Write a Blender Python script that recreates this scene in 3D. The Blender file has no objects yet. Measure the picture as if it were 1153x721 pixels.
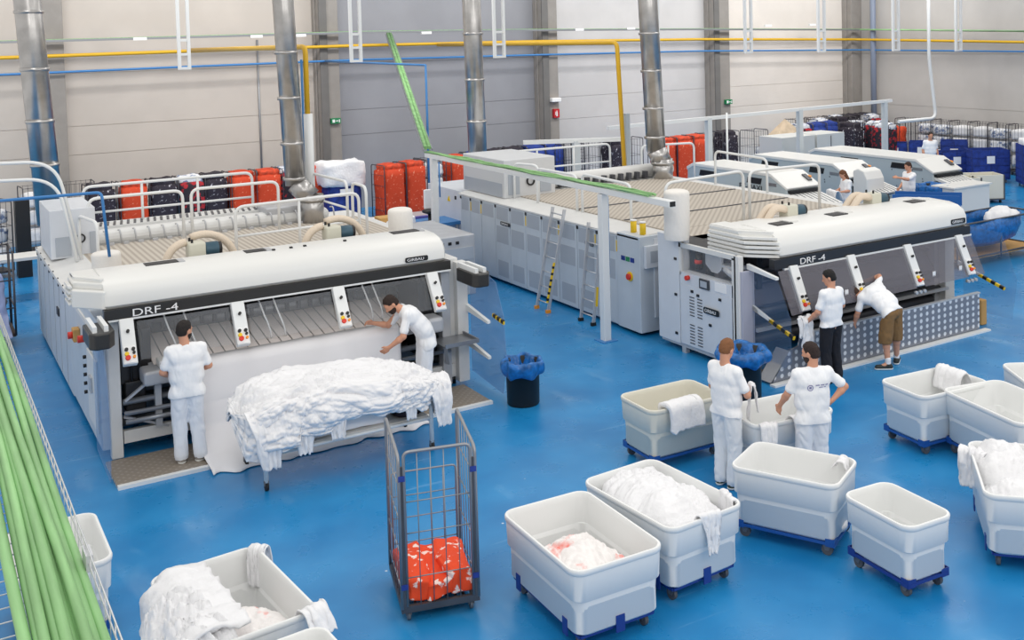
import bpy, math, random
import numpy as np
from mathutils import Vector, Matrix, noise
R = random.Random(7)
scene = bpy.context.scene
C = scene.collection
PI = math.pi
# ---------------------------------------------------------------- camera, light, exposure
cam_data = bpy.data.cameras.new('camera')
cam = bpy.data.objects.new('camera', cam_data); C.objects.link(cam)
cam_data.sensor_fit = 'HORIZONTAL'; cam_data.sensor_width = 36.0
cam_data.lens = 1196.685 * 36.0 / 1153.0
cam_data.shift_x = (576.5 - 646.787) / 1153.0
cam_data.shift_y = (94.714 - 360.5) / 1153.0
cam_data.clip_end = 200
_p, _r, _y = 4.57378989e-02, -2.43446964e-02, -5.63254840e-01
_f = Vector((0, math.cos(_p), -math.sin(_p))); _u = Vector((0, math.sin(_p), math.cos(_p))); _x = Vector((1, 0, 0))
_r2 = _x * math.cos(_r) + _u * math.sin(_r); _u2 = -_x * math.sin(_r) + _u * math.cos(_r)
_Rz = Matrix.Rotation(_y, 3, 'Z')
_M = Matrix((_Rz @ _r2, _Rz @ _u2, -(_Rz @ _f))).transposed().to_4x4()
cam.matrix_world = Matrix.Translation((0, 0, 5.3)) @ _M
scene.camera = cam
scene.view_settings.view_transform = 'Standard'; scene.view_settings.look = 'None'
scene.view_settings.gamma = 1; scene.view_settings.use_curve_mapping = False
scene.view_settings.exposure = 0.0
world = bpy.data.worlds.new('world'); scene.world = world; world.use_nodes = True
wb = world.node_tree.nodes['Background']
wb.inputs[0].default_value = (1.0, 0.985, 0.965, 1); wb.inputs[1].default_value = 0.78
def area(name, loc, sx, sy, power, rot=(0, 0, 0), col=(1, 1, 1)):
    l = bpy.data.lights.new(name, 'AREA'); l.shape = 'RECTANGLE'; l.size = sx; l.size_y = sy
    l.energy = power; l.color = col
    o = bpy.data.objects.new(name, l); C.objects.link(o); o.location = loc; o.rotation_euler = rot
    return o
for lx, ly in ((1, 8), (11, 8), (21, 8), (31, 8), (1, 18), (11, 18), (21, 18), (31, 18)):
    area('unseen_overhead_light', (lx, ly, 10.5), 2.4, 7.0, 150, col=(1.0, 0.985, 0.96))
for lx, pw in ((2, 330), (9, 330), (16, 250), (23, 290), (30, 430)):
    area('unseen_overhead_light', (lx, 25, 10.0), 5.0, 1.6, pw, rot=(0.75, 0, 0), col=(1.0, 0.985, 0.96))  # added unseen row, tilted to brighten the back wall
for lx in (-1, 8, 17):
    area('unseen_overhead_light', (lx, -1.5, 9.5), 6.0, 2.0, 230, rot=(0.95, 0, 0), col=(1.0, 0.985, 0.96))  # added fill behind the camera, lifts the faces turned towards it
# ---------------------------------------------------------------- materials
MAT = {}
def s2l(c):
    return tuple((x / 12.92 if x <= .04045 else ((x + .055) / 1.055) ** 2.4) for x in c)
def mat(name, rgb, rough=.5, metal=0., var=0., vscale=3., bump=0., bscale=40., alpha=1., trans=0., emit=0., rgb2=None, stretch=(1, 1, 1), spec=None, sss=0.):
    if name in MAT: return MAT[name]
    m = bpy.data.materials.new(name); m.use_nodes = True; MAT[name] = m
    nt = m.node_tree; b = nt.nodes['Principled BSDF']
    c = s2l([x / 255 for x in rgb])
    b.inputs['Base Color'].default_value = (*c, 1); b.inputs['Roughness'].default_value = rough
    b.inputs['Metallic'].default_value = metal
    if spec is not None: b.inputs['Specular IOR Level'].default_value = spec
    if alpha < 1: b.inputs['Alpha'].default_value = alpha
    if trans: b.inputs['Transmission Weight'].default_value = trans
    if emit:
        b.inputs['Emission Color'].default_value = (*c, 1); b.inputs['Emission Strength'].default_value = emit
    if var or bump or rgb2:
        tc = nt.nodes.new('ShaderNodeTexCoord'); mp = nt.nodes.new('ShaderNodeMapping')
        mp.inputs['Scale'].default_value = stretch
        nt.links.new(tc.outputs['Object'], mp.inputs[0])
    if var or rgb2:
        n = nt.nodes.new('ShaderNodeTexNoise'); n.inputs['Scale'].default_value = vscale; n.inputs['Detail'].default_value = 6
        nt.links.new(mp.outputs[0], n.inputs[0])
        r = nt.nodes.new('ShaderNodeValToRGB')
        c2 = s2l([x / 255 for x in rgb2]) if rgb2 else tuple(max(0, x * (1 - var)) for x in c)
        c1 = c if rgb2 else tuple(min(1, x * (1 + var * .5)) for x in c)
        r.color_ramp.elements[0].position = .38; r.color_ramp.elements[1].position = .62
        if rgb2: r.color_ramp.elements[0].position = .29; r.color_ramp.elements[1].position = .40
        r.color_ramp.elements[0].color = (*c2, 1); r.color_ramp.elements[1].color = (*c1, 1)
        nt.links.new(n.outputs[0], r.inputs[0]); nt.links.new(r.outputs[0], b.inputs['Base Color'])
    if bump:
        n2 = nt.nodes.new('ShaderNodeTexNoise'); n2.inputs['Scale'].default_value = bscale; n2.inputs['Detail'].default_value = 4
        nt.links.new(mp.outputs[0], n2.inputs[0])
        bp = nt.nodes.new('ShaderNodeBump'); bp.inputs['Strength'].default_value = bump; bp.inputs['Distance'].default_value = .02
        nt.links.new(n2.outputs[0], bp.inputs['Height']); nt.links.new(bp.outputs[0], b.inputs['Normal'])
    return m
WHITE = mat('machine white paint', (220, 220, 218), .38, var=.03)
HOODW = mat('hood white gel coat', (226, 226, 223), .35)
PANEL = mat('machine pale blue grey panel', (196, 204, 212), .4, var=.03)
PANEL2 = mat('machine grey perforated inset', (170, 177, 186), .5)
CABW = mat('cabinet white grey', (214, 218, 224), .38, var=.03)
BLACK = mat('black satin', (22, 22, 24), .45)
STRIPE = mat('hood black stripe', (44, 43, 42), .35)
DARK = mat('dark machinery', (38, 38, 42), .5, var=.4)
DGREY = mat('dark grey steel', (84, 86, 92), .42, .4, var=.2)
MGREY = mat('mid grey steel', (150, 153, 158), .35, .55, var=.12)
LGREY = mat('light grey steel', (188, 190, 194), .38, .2, var=.08)
CHROME = mat('stainless steel', (186, 184, 182), .3, 1., var=.15)
ALU = mat('ladder aluminium', (196, 198, 202), .35, .4)
GALV = mat('galvanised wire', (150, 152, 156), .4, .6)
RUBBER = mat('black rubber', (26, 26, 28), .75)
RAILW = mat('white railing paint', (228, 230, 230), .4)
YEL = mat('yellow paint', (235, 196, 28), .45)
YELP = mat('yellow gas pipe', (218, 172, 32), .4)
BLUEP = mat('blue air pipe', (62, 128, 190), .45)
GREENC = mat('green cable', (138, 186, 124), .55, var=.22, vscale=5, stretch=(3, .3, 3))
REDB = mat('red button', (214, 52, 34), .4)
ORB = mat('orange button', (240, 150, 40), .4)
ORANGE = mat('orange bag fabric', (210, 70, 34), .7, var=.3, vscale=9, bump=.4, bscale=14)
CREAM = mat('cream hose', (222, 206, 186), .6, bump=.5, bscale=60)
BAGW = mat('white filter bag fabric', (232, 228, 222), .85, bump=.3, bscale=20)
LINEN = mat('white linen', (234, 234, 236), .9, bump=.6, bscale=16)
LINEN2 = mat('white cotton sheet smooth', (242, 241, 243), .9)
PINKL = mat('white linen with red stains', (240, 236, 234), .9, rgb2=(238, 112, 96), vscale=3.4, bump=.25, bscale=30)
PLAST = mat('white bin plastic', (234, 235, 234), .42, spec=.4)
PLASTB = mat('beige bin plastic', (222, 219, 206), .45, spec=.4)
DOLLY = mat('navy blue dolly paint', (28, 58, 138), .45)
DOLLYM = mat('mid blue dolly paint', (30, 84, 160), .45)
CASTER = mat('grey caster', (120, 122, 126), .5, .4)
NAVY = mat('navy bag fabric', (30, 58, 140), .75, var=.3, vscale=8)
DNAVY = mat('dark bag fabric', (44, 38, 50), .8, var=.4, vscale=10)
BINBAG = mat('blue bin liner', (24, 104, 176), .28, var=.35, vscale=12, bump=.8, bscale=14)
SIGNG = mat('sign green', (20, 130, 80), .5)
SIGNR = mat('sign red', (190, 30, 40), .5)
SIGNW = mat('sign white', (240, 240, 240), .5)
CARD = mat('brown cardboard', (198, 154, 92), .8, var=.1)
CONC = mat('concrete column', (148, 143, 138), .8, var=.06)
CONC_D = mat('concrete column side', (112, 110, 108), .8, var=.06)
SKIN = mat('skin', (206, 150, 122), .55, sss=.1)
def glassmat(name, rgb, a, rough=.08):
    m = bpy.data.materials.new(name); m.use_nodes = True; MAT[name] = m
    b = m.node_tree.nodes['Principled BSDF']
    b.inputs['Base Color'].default_value = (*s2l([x / 255 for x in rgb]), 1)
    b.inputs['Roughness'].default_value = rough; b.inputs['Alpha'].default_value = a
    b.inputs['Specular IOR Level'].default_value = .8
    return m
PLEX = glassmat('clear plexiglass', (210, 215, 222), .07)
PLEXS = glassmat('blue tinted clear screen', (130, 160, 205), .30)
PLEXG = glassmat('grey tinted clear guard', (120, 118, 128), .42, .15)
def pattern_mat(name, rgb, rgb2, kind, scale, rough=.5, metal=0., bump=0., offs=None, rot=0., lo=.4, hi=.5):
    """procedural repeated pattern: kind 'dots', 'wave', 'brick'"""
    m = bpy.data.materials.new(name); m.use_nodes = True; MAT[name] = m
    nt = m.node_tree; b = nt.nodes['Principled BSDF']
    b.inputs['Roughness'].default_value = rough; b.inputs['Metallic'].default_value = metal
    tc = nt.nodes.new('ShaderNodeTexCoord'); mp = nt.nodes.new('ShaderNodeMapping')
    mp.inputs['Rotation'].default_value = (0, 0, rot)
    nt.links.new(tc.outputs['Object'], mp.inputs[0])
    r = nt.nodes.new('ShaderNodeValToRGB')
    r.color_ramp.elements[0].color = (*s2l([x / 255 for x in rgb]), 1); r.color_ramp.elements[1].color = (*s2l([x / 255 for x in rgb2]), 1)
    r.color_ramp.elements[0].position = lo; r.color_ramp.elements[1].position = hi
    if kind == 'dots':
        v = nt.nodes.new('ShaderNodeTexVoronoi'); v.inputs['Scale'].default_value = scale; v.inputs['Randomness'].default_value = 0
        nt.links.new(mp.outputs[0], v.inputs['Vector']); out = v.outputs['Distance']
    elif kind == 'wave':
        v = nt.nodes.new('ShaderNodeTexWave'); v.inputs['Scale'].default_value = scale; v.bands_direction = 'X'
        nt.links.new(mp.outputs[0], v.inputs['Vector']); out = v.outputs['Color']
    else:
        v = nt.nodes.new('ShaderNodeTexNoise'); v.inputs['Scale'].default_value = scale; v.inputs['Detail'].default_value = 3
        nt.links.new(mp.outputs[0], v.inputs['Vector']); out = v.outputs[0]
    nt.links.new(out, r.inputs[0]); nt.links.new(r.outputs[0], b.inputs['Base Color'])
    if bump:
        bp = nt.nodes.new('ShaderNodeBump'); bp.inputs['Strength'].default_value = bump; bp.inputs['Distance'].default_value = .01
        nt.links.new(out, bp.inputs['Height']); nt.links.new(bp.outputs[0], b.inputs['Normal'])
    return m
DECK = pattern_mat('beige ribbed deck', (196, 188, 176), (168, 158, 146), 'wave', 3.2, .7, lo=.3, hi=.8)
DECK2 = pattern_mat('beige mesh deck', (202, 194, 182), (160, 150, 138), 'dots', 11, .7, rot=.78, lo=.25, hi=.6)
CHECK = pattern_mat('checker plate', (206, 196, 184), (142, 132, 120), 'dots', 12, .5, .0, .5, rot=.785, lo=.25, hi=.5)
PERF = pattern_mat('perforated aluminium', (226, 228, 232), (128, 132, 142), 'dots', 9.5, .35, .2, .3, rot=.785, lo=.33, hi=.42)
ORBAG = pattern_mat('orange bag with flower print', (236, 74, 30), (250, 226, 216), 'noise', 11, .8, 0., bump=.6, lo=.58, hi=.63)
ORFAR = pattern_mat('shaded orange bag print', (206, 66, 30), (232, 150, 120), 'noise', 12, .8, 0., .5, lo=.60, hi=.70)  # far-row copy of the bag print, its shade put into darker colours
NAVBAG = pattern_mat('dark bag with white print', (42, 36, 48), (190, 188, 196), 'noise', 12, .8, lo=.60, hi=.68)
MIXBAG = pattern_mat('mixed dark bags', (40, 34, 44), (176, 36, 46), 'noise', 7, .8, lo=.52, hi=.58)
GREYMIX = pattern_mat('pale folded laundry', (226, 228, 232), (120, 136, 168), 'noise', 8, .85, lo=.52, hi=.6)
# floor: blue epoxy with cloudy wear, pale scuffs, paint specks
def floor_mat():
    m = bpy.data.materials.new('blue epoxy floor'); m.use_nodes = True
    nt = m.node_tree; b = nt.nodes['Principled BSDF']; L = nt.links.new
    tc = nt.nodes.new('ShaderNodeTexCoord')
    def noise_(scale, detail, stretch=(1, 1, 1), rot=0):
        mp = nt.nodes.new('ShaderNodeMapping'); mp.inputs['Scale'].default_value = stretch; mp.inputs['Rotation'].default_value = (0, 0, rot)
        L(tc.outputs['Object'], mp.inputs[0])
        n = nt.nodes.new('ShaderNodeTexNoise'); n.inputs['Scale'].default_value = scale; n.inputs['Detail'].default_value = detail
        L(mp.outputs[0], n.inputs[0]); return n.outputs[0]
    def ramp(src, p0, c0, p1, c1):
        r = nt.nodes.new('ShaderNodeValToRGB'); e = r.color_ramp.elements
        e[0].position = p0; e[0].color = (*c0, 1); e[1].position = p1; e[1].color = (*c1, 1); L(src, r.inputs[0]); return r.outputs[0]
    base = ramp(noise_(.9, 5), .35, s2l((.075, .465, .705)), .68, s2l((.15, .545, .78)))
    def mix(a, bcol, fac):
        mx = nt.nodes.new('ShaderNodeMixRGB'); L(fac, mx.inputs[0]); L(a, mx.inputs[1]); mx.inputs[2].default_value = (*bcol, 1); return mx.outputs[0]
    sc = ramp(noise_(1.6, 8, (1, .35, 1), .5), .60, (0, 0, 0), .78, (.42, .42, .42))
    c = mix(base, s2l((.55, .72, .86)), sc)
    sc2 = ramp(noise_(2.2, 10, (.25, 3, 1), -.35), .66, (0, 0, 0), .74, (.28, .28, .28))
    c = mix(c, s2l((.6, .76, .88)), sc2)
    v = nt.nodes.new('ShaderNodeTexVoronoi'); v.inputs['Scale'].default_value = 1.7; L(tc.outputs['Object'], v.inputs['Vector'])
    sp = ramp(v.outputs['Distance'], .016, (1, 1, 1), .032, (0, 0, 0))
    c = mix(c, s2l((.82, .86, .9)), sp)
    L(c, b.inputs['Base Color'])
    rr = ramp(noise_(2.5, 6), .3, (.24, .24, .24), .7, (.38, .38, .38))
    L(rr, b.inputs['Roughness']); b.inputs['Specular IOR Level'].default_value = .5
    return m
FLOOR = floor_mat()
def wall_mat(name, rgb):
    return mat(name, rgb, .85, var=.05, vscale=.8)
# ---------------------------------------------------------------- mesh building
def wloc(o):
    v = Vector((0, 0, 0))
    while o is not None:
        v += o.location; o = o.parent
    return v
def link(name, me, m, parent=None):
    o = bpy.data.objects.new(name, me); C.objects.link(o)
    if m is not None and not me.materials: me.materials.append(m)
    if parent is not None: o.parent = parent
    return o
SPLIT = set('hazard_stripe perforated_inset collar hatch bolt push_button roller hook rung air_hose clear_tube vent_slot latch clip cover_clip slot upright leg wheel clamp_wheel mesh_panel warning_sign caution_label label_plate louvre inner_bracket brace cross_tube cylinder side_window vent_grille deck_seam panel_seam slide_rail warning_sticker drive_housing cable_hose gear_cover foot cooling_fin table_seam bracket_plate'.split())
class MB:
    def __init__(s): s.v = []; s.f = []; s.sm = []
    def add(s, vs, fs, sm=False):
        k = len(s.v); s.v += [tuple(v) for v in vs]; s.f += [tuple(i + k for i in f) for f in fs]; s.sm += [sm] * len(fs); return s
    def box(s, x0, x1, y0, y1, z0, z1):
        return s.add([(x0, y0, z0), (x1, y0, z0), (x1, y1, z0), (x0, y1, z0), (x0, y0, z1), (x1, y0, z1), (x1, y1, z1), (x0, y1, z1)],
                     [(0, 3, 2, 1), (4, 5, 6, 7), (0, 1, 5, 4), (1, 2, 6, 5), (2, 3, 7, 6), (3, 0, 4, 7)])
    def obox(s, M, sx, sy, sz):
        vs = [M @ Vector((x * sx / 2, y * sy / 2, z * sz / 2)) for z in (-1, 1) for x, y in ((-1, -1), (1, -1), (1, 1), (-1, 1))]
        return s.add(vs, [(0, 3, 2, 1), (4, 5, 6, 7), (0, 1, 5, 4), (1, 2, 6, 5), (2, 3, 7, 6), (3, 0, 4, 7)])
    def bar(s, a, b, w, h, up=(0, 0, 1)):
        a = Vector(a); b = Vector(b); d = (b - a); L = d.length; d.normalize(); up = Vector(up)
        sd = d.cross(up)
        if sd.length < 1e-3: sd = d.cross(Vector((1, 0, 0)))
        sd.normalize(); u = sd.cross(d)
        M = Matrix((sd, d, u)).transposed().to_4x4(); M.translation = (a + b) / 2
        return s.obox(M, w, L, h)
    def tube(s, pts, r, seg=8, closed=False, caps=True):
        pts = [Vector(p) for p in pts]; n = len(pts); rings = []
        rr = r if isinstance(r, (list, tuple)) else [r] * n
        prev = None
        for i in range(n):
            if closed: t = pts[(i + 1) % n] - pts[i - 1]
            else: t = pts[min(i + 1, n - 1)] - pts[max(i - 1, 0)]
            t.normalize()
            if prev is None:
                a = Vector((0, 0, 1)) if abs(t.z) < .9 else Vector((1, 0, 0)); x = t.cross(a).normalized()
            else: x = (prev - t * prev.dot(t)).normalized()
            prev = x; y = t.cross(x)
            k = 1.0
            rings.append([pts[i] + (x * math.cos(2 * PI * j / seg) + y * math.sin(2 * PI * j / seg)) * rr[i] * k for j in range(seg)])
        vs = [v for ring in rings for v in ring]; fs = []
        for i in range(n if closed else n - 1):
            a = i * seg; b = ((i + 1) % n) * seg
            for j in range(seg): fs.append((a + j, a + (j + 1) % seg, b + (j + 1) % seg, b + j))
        s.add(vs, fs, True)
        if caps and not closed:
            k = len(s.v) - len(vs)
            s.f.append(tuple(k + j for j in reversed(range(seg)))); s.sm.append(False)
            s.f.append(tuple(k + (n - 1) * seg + j for j in range(seg))); s.sm.append(False)
        return s
    def cyl(s, a, b, r, seg=16, r2=None): return s.tube([a, b], [r, r2 if r2 is not None else r], seg)
    def lathe(s, prof, c=(0, 0, 0), seg=24):
        c = Vector(c); vs = []; fs = []; n = len(prof)
        for r, z in prof:
            for j in range(seg): vs.append(c + Vector((r * math.cos(2 * PI * j / seg), r * math.sin(2 * PI * j / seg), z)))
        for i in range(n - 1):
            for j in range(seg): fs.append((i * seg + j, i * seg + (j + 1) % seg, (i + 1) * seg + (j + 1) % seg, (i + 1) * seg + j))
        return s.add(vs, fs, True)
    def prism(s, poly, axis, a, b, sm=False):
        """poly: 2D points; axis 'x': (y,z), 'y': (x,z), 'z': (x,y)"""
        def P(p, t):
            return {'x': (t, p[0], p[1]), 'y': (p[0], t, p[1]), 'z': (p[0], p[1], t)}[axis]
        n = len(poly); vs = [P(p, a) for p in poly] + [P(p, b) for p in poly]
        fs = [(i, (i + 1) % n, n + (i + 1) % n, n + i) for i in range(n)]
        s.add(vs, fs, sm); k = len(s.v) - 2 * n
        s.f += [tuple(k + i for i in reversed(range(n))), tuple(k + n + i for i in range(n))]; s.sm += [False, False]
        return s
    def grid(s, P, sm=True, closed_u=False):
        """P: list of rows of points"""
        nu = len(P); nv = len(P[0]); vs = [p for row in P for p in row]; fs = []
        for i in range(nu if closed_u else nu - 1):
            for j in range(nv - 1):
                a = i * nv + j; b = ((i + 1) % nu) * nv + j; fs.append((a, b, b + 1, a + 1))
        return s.add(vs, fs, sm)
    def pieces(s):
        par = list(range(len(s.v)))
        def fd(a):
            while par[a] != a: par[a] = par[par[a]]; a = par[a]
            return a
        for f in s.f:
            r = fd(f[0])
            for a in f[1:]: par[fd(a)] = r
        g = {}
        for k, f in enumerate(s.f): g.setdefault(fd(f[0]), []).append(k)
        out = []
        for ks in g.values():
            q = MB(); mp = {}
            for k in ks:
                for a in s.f[k]:
                    if a not in mp: mp[a] = len(q.v); q.v.append(s.v[a])
                q.f.append(tuple(mp[a] for a in s.f[k])); q.sm.append(s.sm[k])
            out.append(q)
        return out
    def build(s, name, m, parent=None, bevel=0., solid=0., sub=0, seg=2):
        if name in SPLIT and parent is not None:
            ps = s.pieces()
            if 1 < len(ps) <= 100: return [q.build1(name, m, parent, bevel, solid, sub, seg) for q in ps][0]
        return s.build1(name, m, parent, bevel, solid, sub, seg)
    def build1(s, name, m, parent=None, bevel=0., solid=0., sub=0, seg=2):
        me = bpy.data.meshes.new(name); off = wloc(parent) if parent is not None else Vector((0, 0, 0))
        vs = [(v[0] - off.x, v[1] - off.y, v[2] - off.z) for v in s.v]
        me.from_pydata(vs, [], s.f); me.polygons.foreach_set('use_smooth', s.sm); me.update()
        import bmesh as _b
        bm = _b.new(); bm.from_mesh(me)
        _b.ops.recalc_face_normals(bm, faces=bm.faces); bm.to_mesh(me); bm.free()
        o = link(name, me, m, parent)
        if solid:
            k = o.modifiers.new('t', 'SOLIDIFY'); k.thickness = solid; k.offset = 0
        if sub:
            k = o.modifiers.new('s', 'SUBSURF'); k.levels = sub; k.render_levels = sub
        if bevel:
            k = o.modifiers.new('b', 'BEVEL'); k.width = bevel; k.segments = seg; k.limit_method = 'ANGLE'; k.harden_normals = False
        return o
def thing(name, label, cat, loc=(0, 0, 0), group=None, rz=0.):
    o = bpy.data.objects.new(name, None); C.objects.link(o); o.location = loc; o.rotation_euler = (0, 0, rz)
    o['label'] = label; o['category'] = cat; o.empty_display_size = .2
    if group: o['group'] = group
    return o
def tag(o, label, cat, group=None, kind=None):
    o['label'] = label; o['category'] = cat
    if group: o['group'] = group
    if kind: o['kind'] = kind
    return o
def struct(name, mb, m, label=None, **k):
    o = mb.build(name, m, None, **k); o['kind'] = 'structure'
    if label: o['label'] = label; 
    return o
def copy_tree(o, parent=None):
    c = o.copy(); C.objects.link(c)
    if parent is not None: c.parent = parent
    for ch in o.children: copy_tree(ch, c)
    return c
def arc(c, r, a0, a1, n, plane='xz'):
    out = []
    for i in range(n + 1):
        a = a0 + (a1 - a0) * i / n; p = (r * math.cos(a), r * math.sin(a))
        out.append({'xz': (c[0] + p[0], c[1], c[2] + p[1]), 'yz': (c[0], c[1] + p[0], c[2] + p[1]), 'xy': (c[0] + p[0], c[1] + p[1], c[2])}[plane])
    return out
def fillet(pts, r, n=4):
    """round the inner corners of a polyline"""
    pts = [Vector(p) for p in pts]; out = [pts[0]]
    for i in range(1, len(pts) - 1):
        p = pts[i]; a = (pts[i - 1] - p); b = (pts[i + 1] - p); rr = min(r, a.length * .45, b.length * .45)
        A = p + a.normalized() * rr; B = p + b.normalized() * rr
        for k in range(n + 1):
            t = k / n; out.append(A * (1 - t) ** 2 + p * 2 * t * (1 - t) + B * t * t)
    out.append(pts[-1]); return out
def text(name, s, size, M, m, parent, ext=.003, sx=1.0, spacing=1.0):
    cu = bpy.data.curves.new(name, 'FONT'); cu.body = s; cu.size = size; cu.extrude = ext; cu.space_character = spacing
    cu.align_x = 'LEFT'; cu.align_y = 'BOTTOM_BASELINE'
    t = bpy.data.objects.new(name, cu); C.objects.link(t)
    bpy.context.view_layer.update()
    me = bpy.data.meshes.new_from_object(t.evaluated_get(bpy.context.evaluated_depsgraph_get()))
    bpy.data.objects.remove(t); me.transform(Matrix.Diagonal((sx, 1, 1, 1))); me.transform(M)
    off = wloc(parent) if parent is not None else Vector((0, 0, 0)); me.transform(Matrix.Translation(-off)); me.materials.clear()
    return link(name, me, m, parent)
def frame_M(o, right, up):
    """matrix mapping local x->right, y->up, z->normal at o"""
    r = Vector(right).normalized(); u = Vector(up); u = (u - r * u.dot(r)).normalized(); n = r.cross(u)
    M = Matrix((r, u, n)).transposed().to_4x4(); M.translation = Vector(o); return M
FX = lambda x, y, z: frame_M((x, y, z), (1, 0, 0), (0, 0, 1))       # text readable from the front (-Y)
LX = lambda x, y, z: frame_M((x, y, z), (0, -1, 0), (0, 0, 1))      # text readable from the left (-X)
# ================================================================ the hall
f = MB().box(-2.5, 34.3, 0.5, 32, -.1, 0); struct('floor', f, FLOOR)
bays = [(-2.5, 3.3, (198, 190, 182)), (3.3, 11.05, (198, 191, 184)), (11.05, 18.9, (150, 151, 157)), (18.9, 26.6, (204, 202, 202)), (26.6, 34.3, (224, 217, 210))]  # back wall bays, each with its own even base tone
for x0, x1, c in bays:
    w = MB(); zs = (0, 2.335, 2.35, 3.125, 3.14, 4.585, 4.6, 6.985, 7.0, 9.2)
    for i in range(0, len(zs) - 1, 2):
        w.box(x0 + .0, x1, 32, 32.2, zs[i], zs[i + 1])
    w.box(x0, x1, 32.02, 32.2, 0, 9.2)
    struct('wall_back', w, wall_mat('wall tone %d' % c[0], c))
w = MB(); zs = (0, 2.135, 2.15, 4.235, 4.25, 9.2)
for i in range(0, len(zs) - 1, 2): w.box(34.3, 34.5, 3, 32.2, zs[i], zs[i + 1])
w.box(34.32, 34.5, 3, 32.2, 0, 9.2)
struct('wall_right', w, wall_mat('wall tone right', (192, 188, 184)))
for cx, cw in ((3.43, .52), (11.05, .62), (18.92, .64), (26.62, .8), (34.0, .6)):
    c = MB().box(cx - cw / 2, cx + cw / 2, 31.5, 32.0, 0, 9.2)
    c.box(cx - cw / 2 - .05, cx - cw / 2, 31.75, 32.0, 0, 9.2)
    struct('wall_column', c, CONC, bevel=.02)
for cx in (10.86, 18.72, 26.36):
    c = MB().box(cx - .12, cx + .12, 31.44, 31.5, 0, 9.2); struct('wall_pilaster', c, CONC_D)
# overhead pipes on brackets along the two walls
def pipe(name, label, pts, r, m, cat='pipe'):
    o = MB().tube(fillet(pts, .3), r, 8).build(name, m); return tag(o, label, cat)
P = pipe('air_pipe', 'thin blue pipe along the walls, lowest of the three', [(-2.4, 31.35, 4.6), (2.15, 31.35, 4.64), (6.8, 31.35, 4.68), (11.9, 31.35, 4.71), (18.1, 31.35, 4.67), (25.3, 31.35, 4.6), (34.0, 31.35, 4.40), (34.0, 23.6, 4.33), (34.0, 14, 4.3)], .032, BLUEP)
P2 = pipe('gas_pipe', 'yellow pipe along the walls, between the green and the blue', [(-2.4, 31.3, 5.05), (2.15, 31.3, 5.08), (6.8, 31.3, 5.12), (11.9, 31.3, 5.15), (18.1, 31.3, 5.13), (25.3, 31.3, 5.04), (33.9, 31.3, 4.84), (33.9, 23.6, 4.67), (33.9, 14, 4.6)], .05, YELP)
t = thing('cable_tray', 'green cable tray running along the walls above the yellow pipe', 'cable tray', (0, 31.3, 5.4))
zt = [(-2.4, 5.44), (2.15, 5.46), (6.8, 5.49), (11.9, 5.53), (18.1, 5.49), (25.3, 5.39), (33.9, 5.22)]
b = MB()
for (x0, z0), (x1, z1) in zip(zt, zt[1:]): b.bar((x0, 31.3, z0), (x1, 31.3, z1), .18, .012); b.bar((x0, 31.21, z0 + .03), (x1, 31.21, z1 + .03), .012, .05)
b.bar((33.9, 31.3, 5.22), (33.9, 14, 4.9), .18, .012); b.build('tray', GALV, t)
b = MB(); b.tube([(x, 31.28, z + .035) for x, z in zt] + [(33.9, 23, 5.05), (33.9, 14, 4.95)], .034, 8); b.build('cable', GREENC, t)
b = MB()
for x in (0.5, 5.4, 8.6, 9.9, 14, 19.8, 22, 28.6, 31): b.box(x, x + .35, 31.2, 31.27, 5.46, 5.54)
b.build('label_plate', SIGNW, t)
# wall signs
def sign(name, label, x, z, w, h, m, glyph):
    t = thing(name, label, 'sign', (x, 31.4, z))
    MB().box(x - w / 2, x + w / 2, 31.38, 31.50, z - h / 2, z + h / 2).build('panel', m, t)
    g = MB()
    if glyph == 'exit':
        g.box(x - w * .38, x - w * .12, 31.37, 31.38, z - h * .3, z + h * .3); g.box(x - w * .05, x + w * .12, 31.37, 31.38, z - h * .06, z + h * .06)
        g.prism([(x + w * .1, z - h * .2), (x + w * .22, z), (x + w * .1, z + h * .2)], 'y', 31.37, 31.38)
        g.box(x + w * .3, x + w * .4, 31.37, 31.38, z - h * .3, z + h * .25)
    else:
        g.box(x - w * .12, x + w * .12, 31.37, 31.38, z - h * .32, z + h * .15); g.box(x - w * .06, x + w * .06, 31.37, 31.38, z + h * .15, z + h * .32)
        g.box(x - w * .3, x - w * .2, 31.37, 31.38, z - h * .2, z + h * .2)
    g.build('pictogram', SIGNW, t)
sign('exit_sign', 'green exit sign on the grey column beside the left duct', 11.15, 2.86, .3, .16, SIGNG, 'exit')
sign('exit_sign', 'green exit sign on the column behind the small machines', 26.85, 2.60, .32, .17, SIGNG, 'exit')
sign('fire_sign', 'red fire equipment sign on the centre column', 19.07, 2.62, .22, .3, SIGNR, 'fire')
tag(MB().box(18.85, 19.22, 31.3, 31.5, 3.02, 3.16).build('emergency_lamp', SIGNW, bevel=.02), 'small white emergency lamp above the red sign', 'lamp')
tag(MB().tube([(9.0, 31.98, 5.4), (9.0, 31.98, 0.0)], .03).build('conduit_pipe', GALV), 'thin grey conduit running down the wall right of the orange cages', 'pipe')
tag(MB().tube([(34.0, 30.6, 9.2), (34.0, 30.6, 0.2)], .12, 12).build('drain_pipe', mat('grey blue drain', (128, 138, 158), .5)), 'grey blue vertical drain pipe in the far corner', 'pipe')
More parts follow.
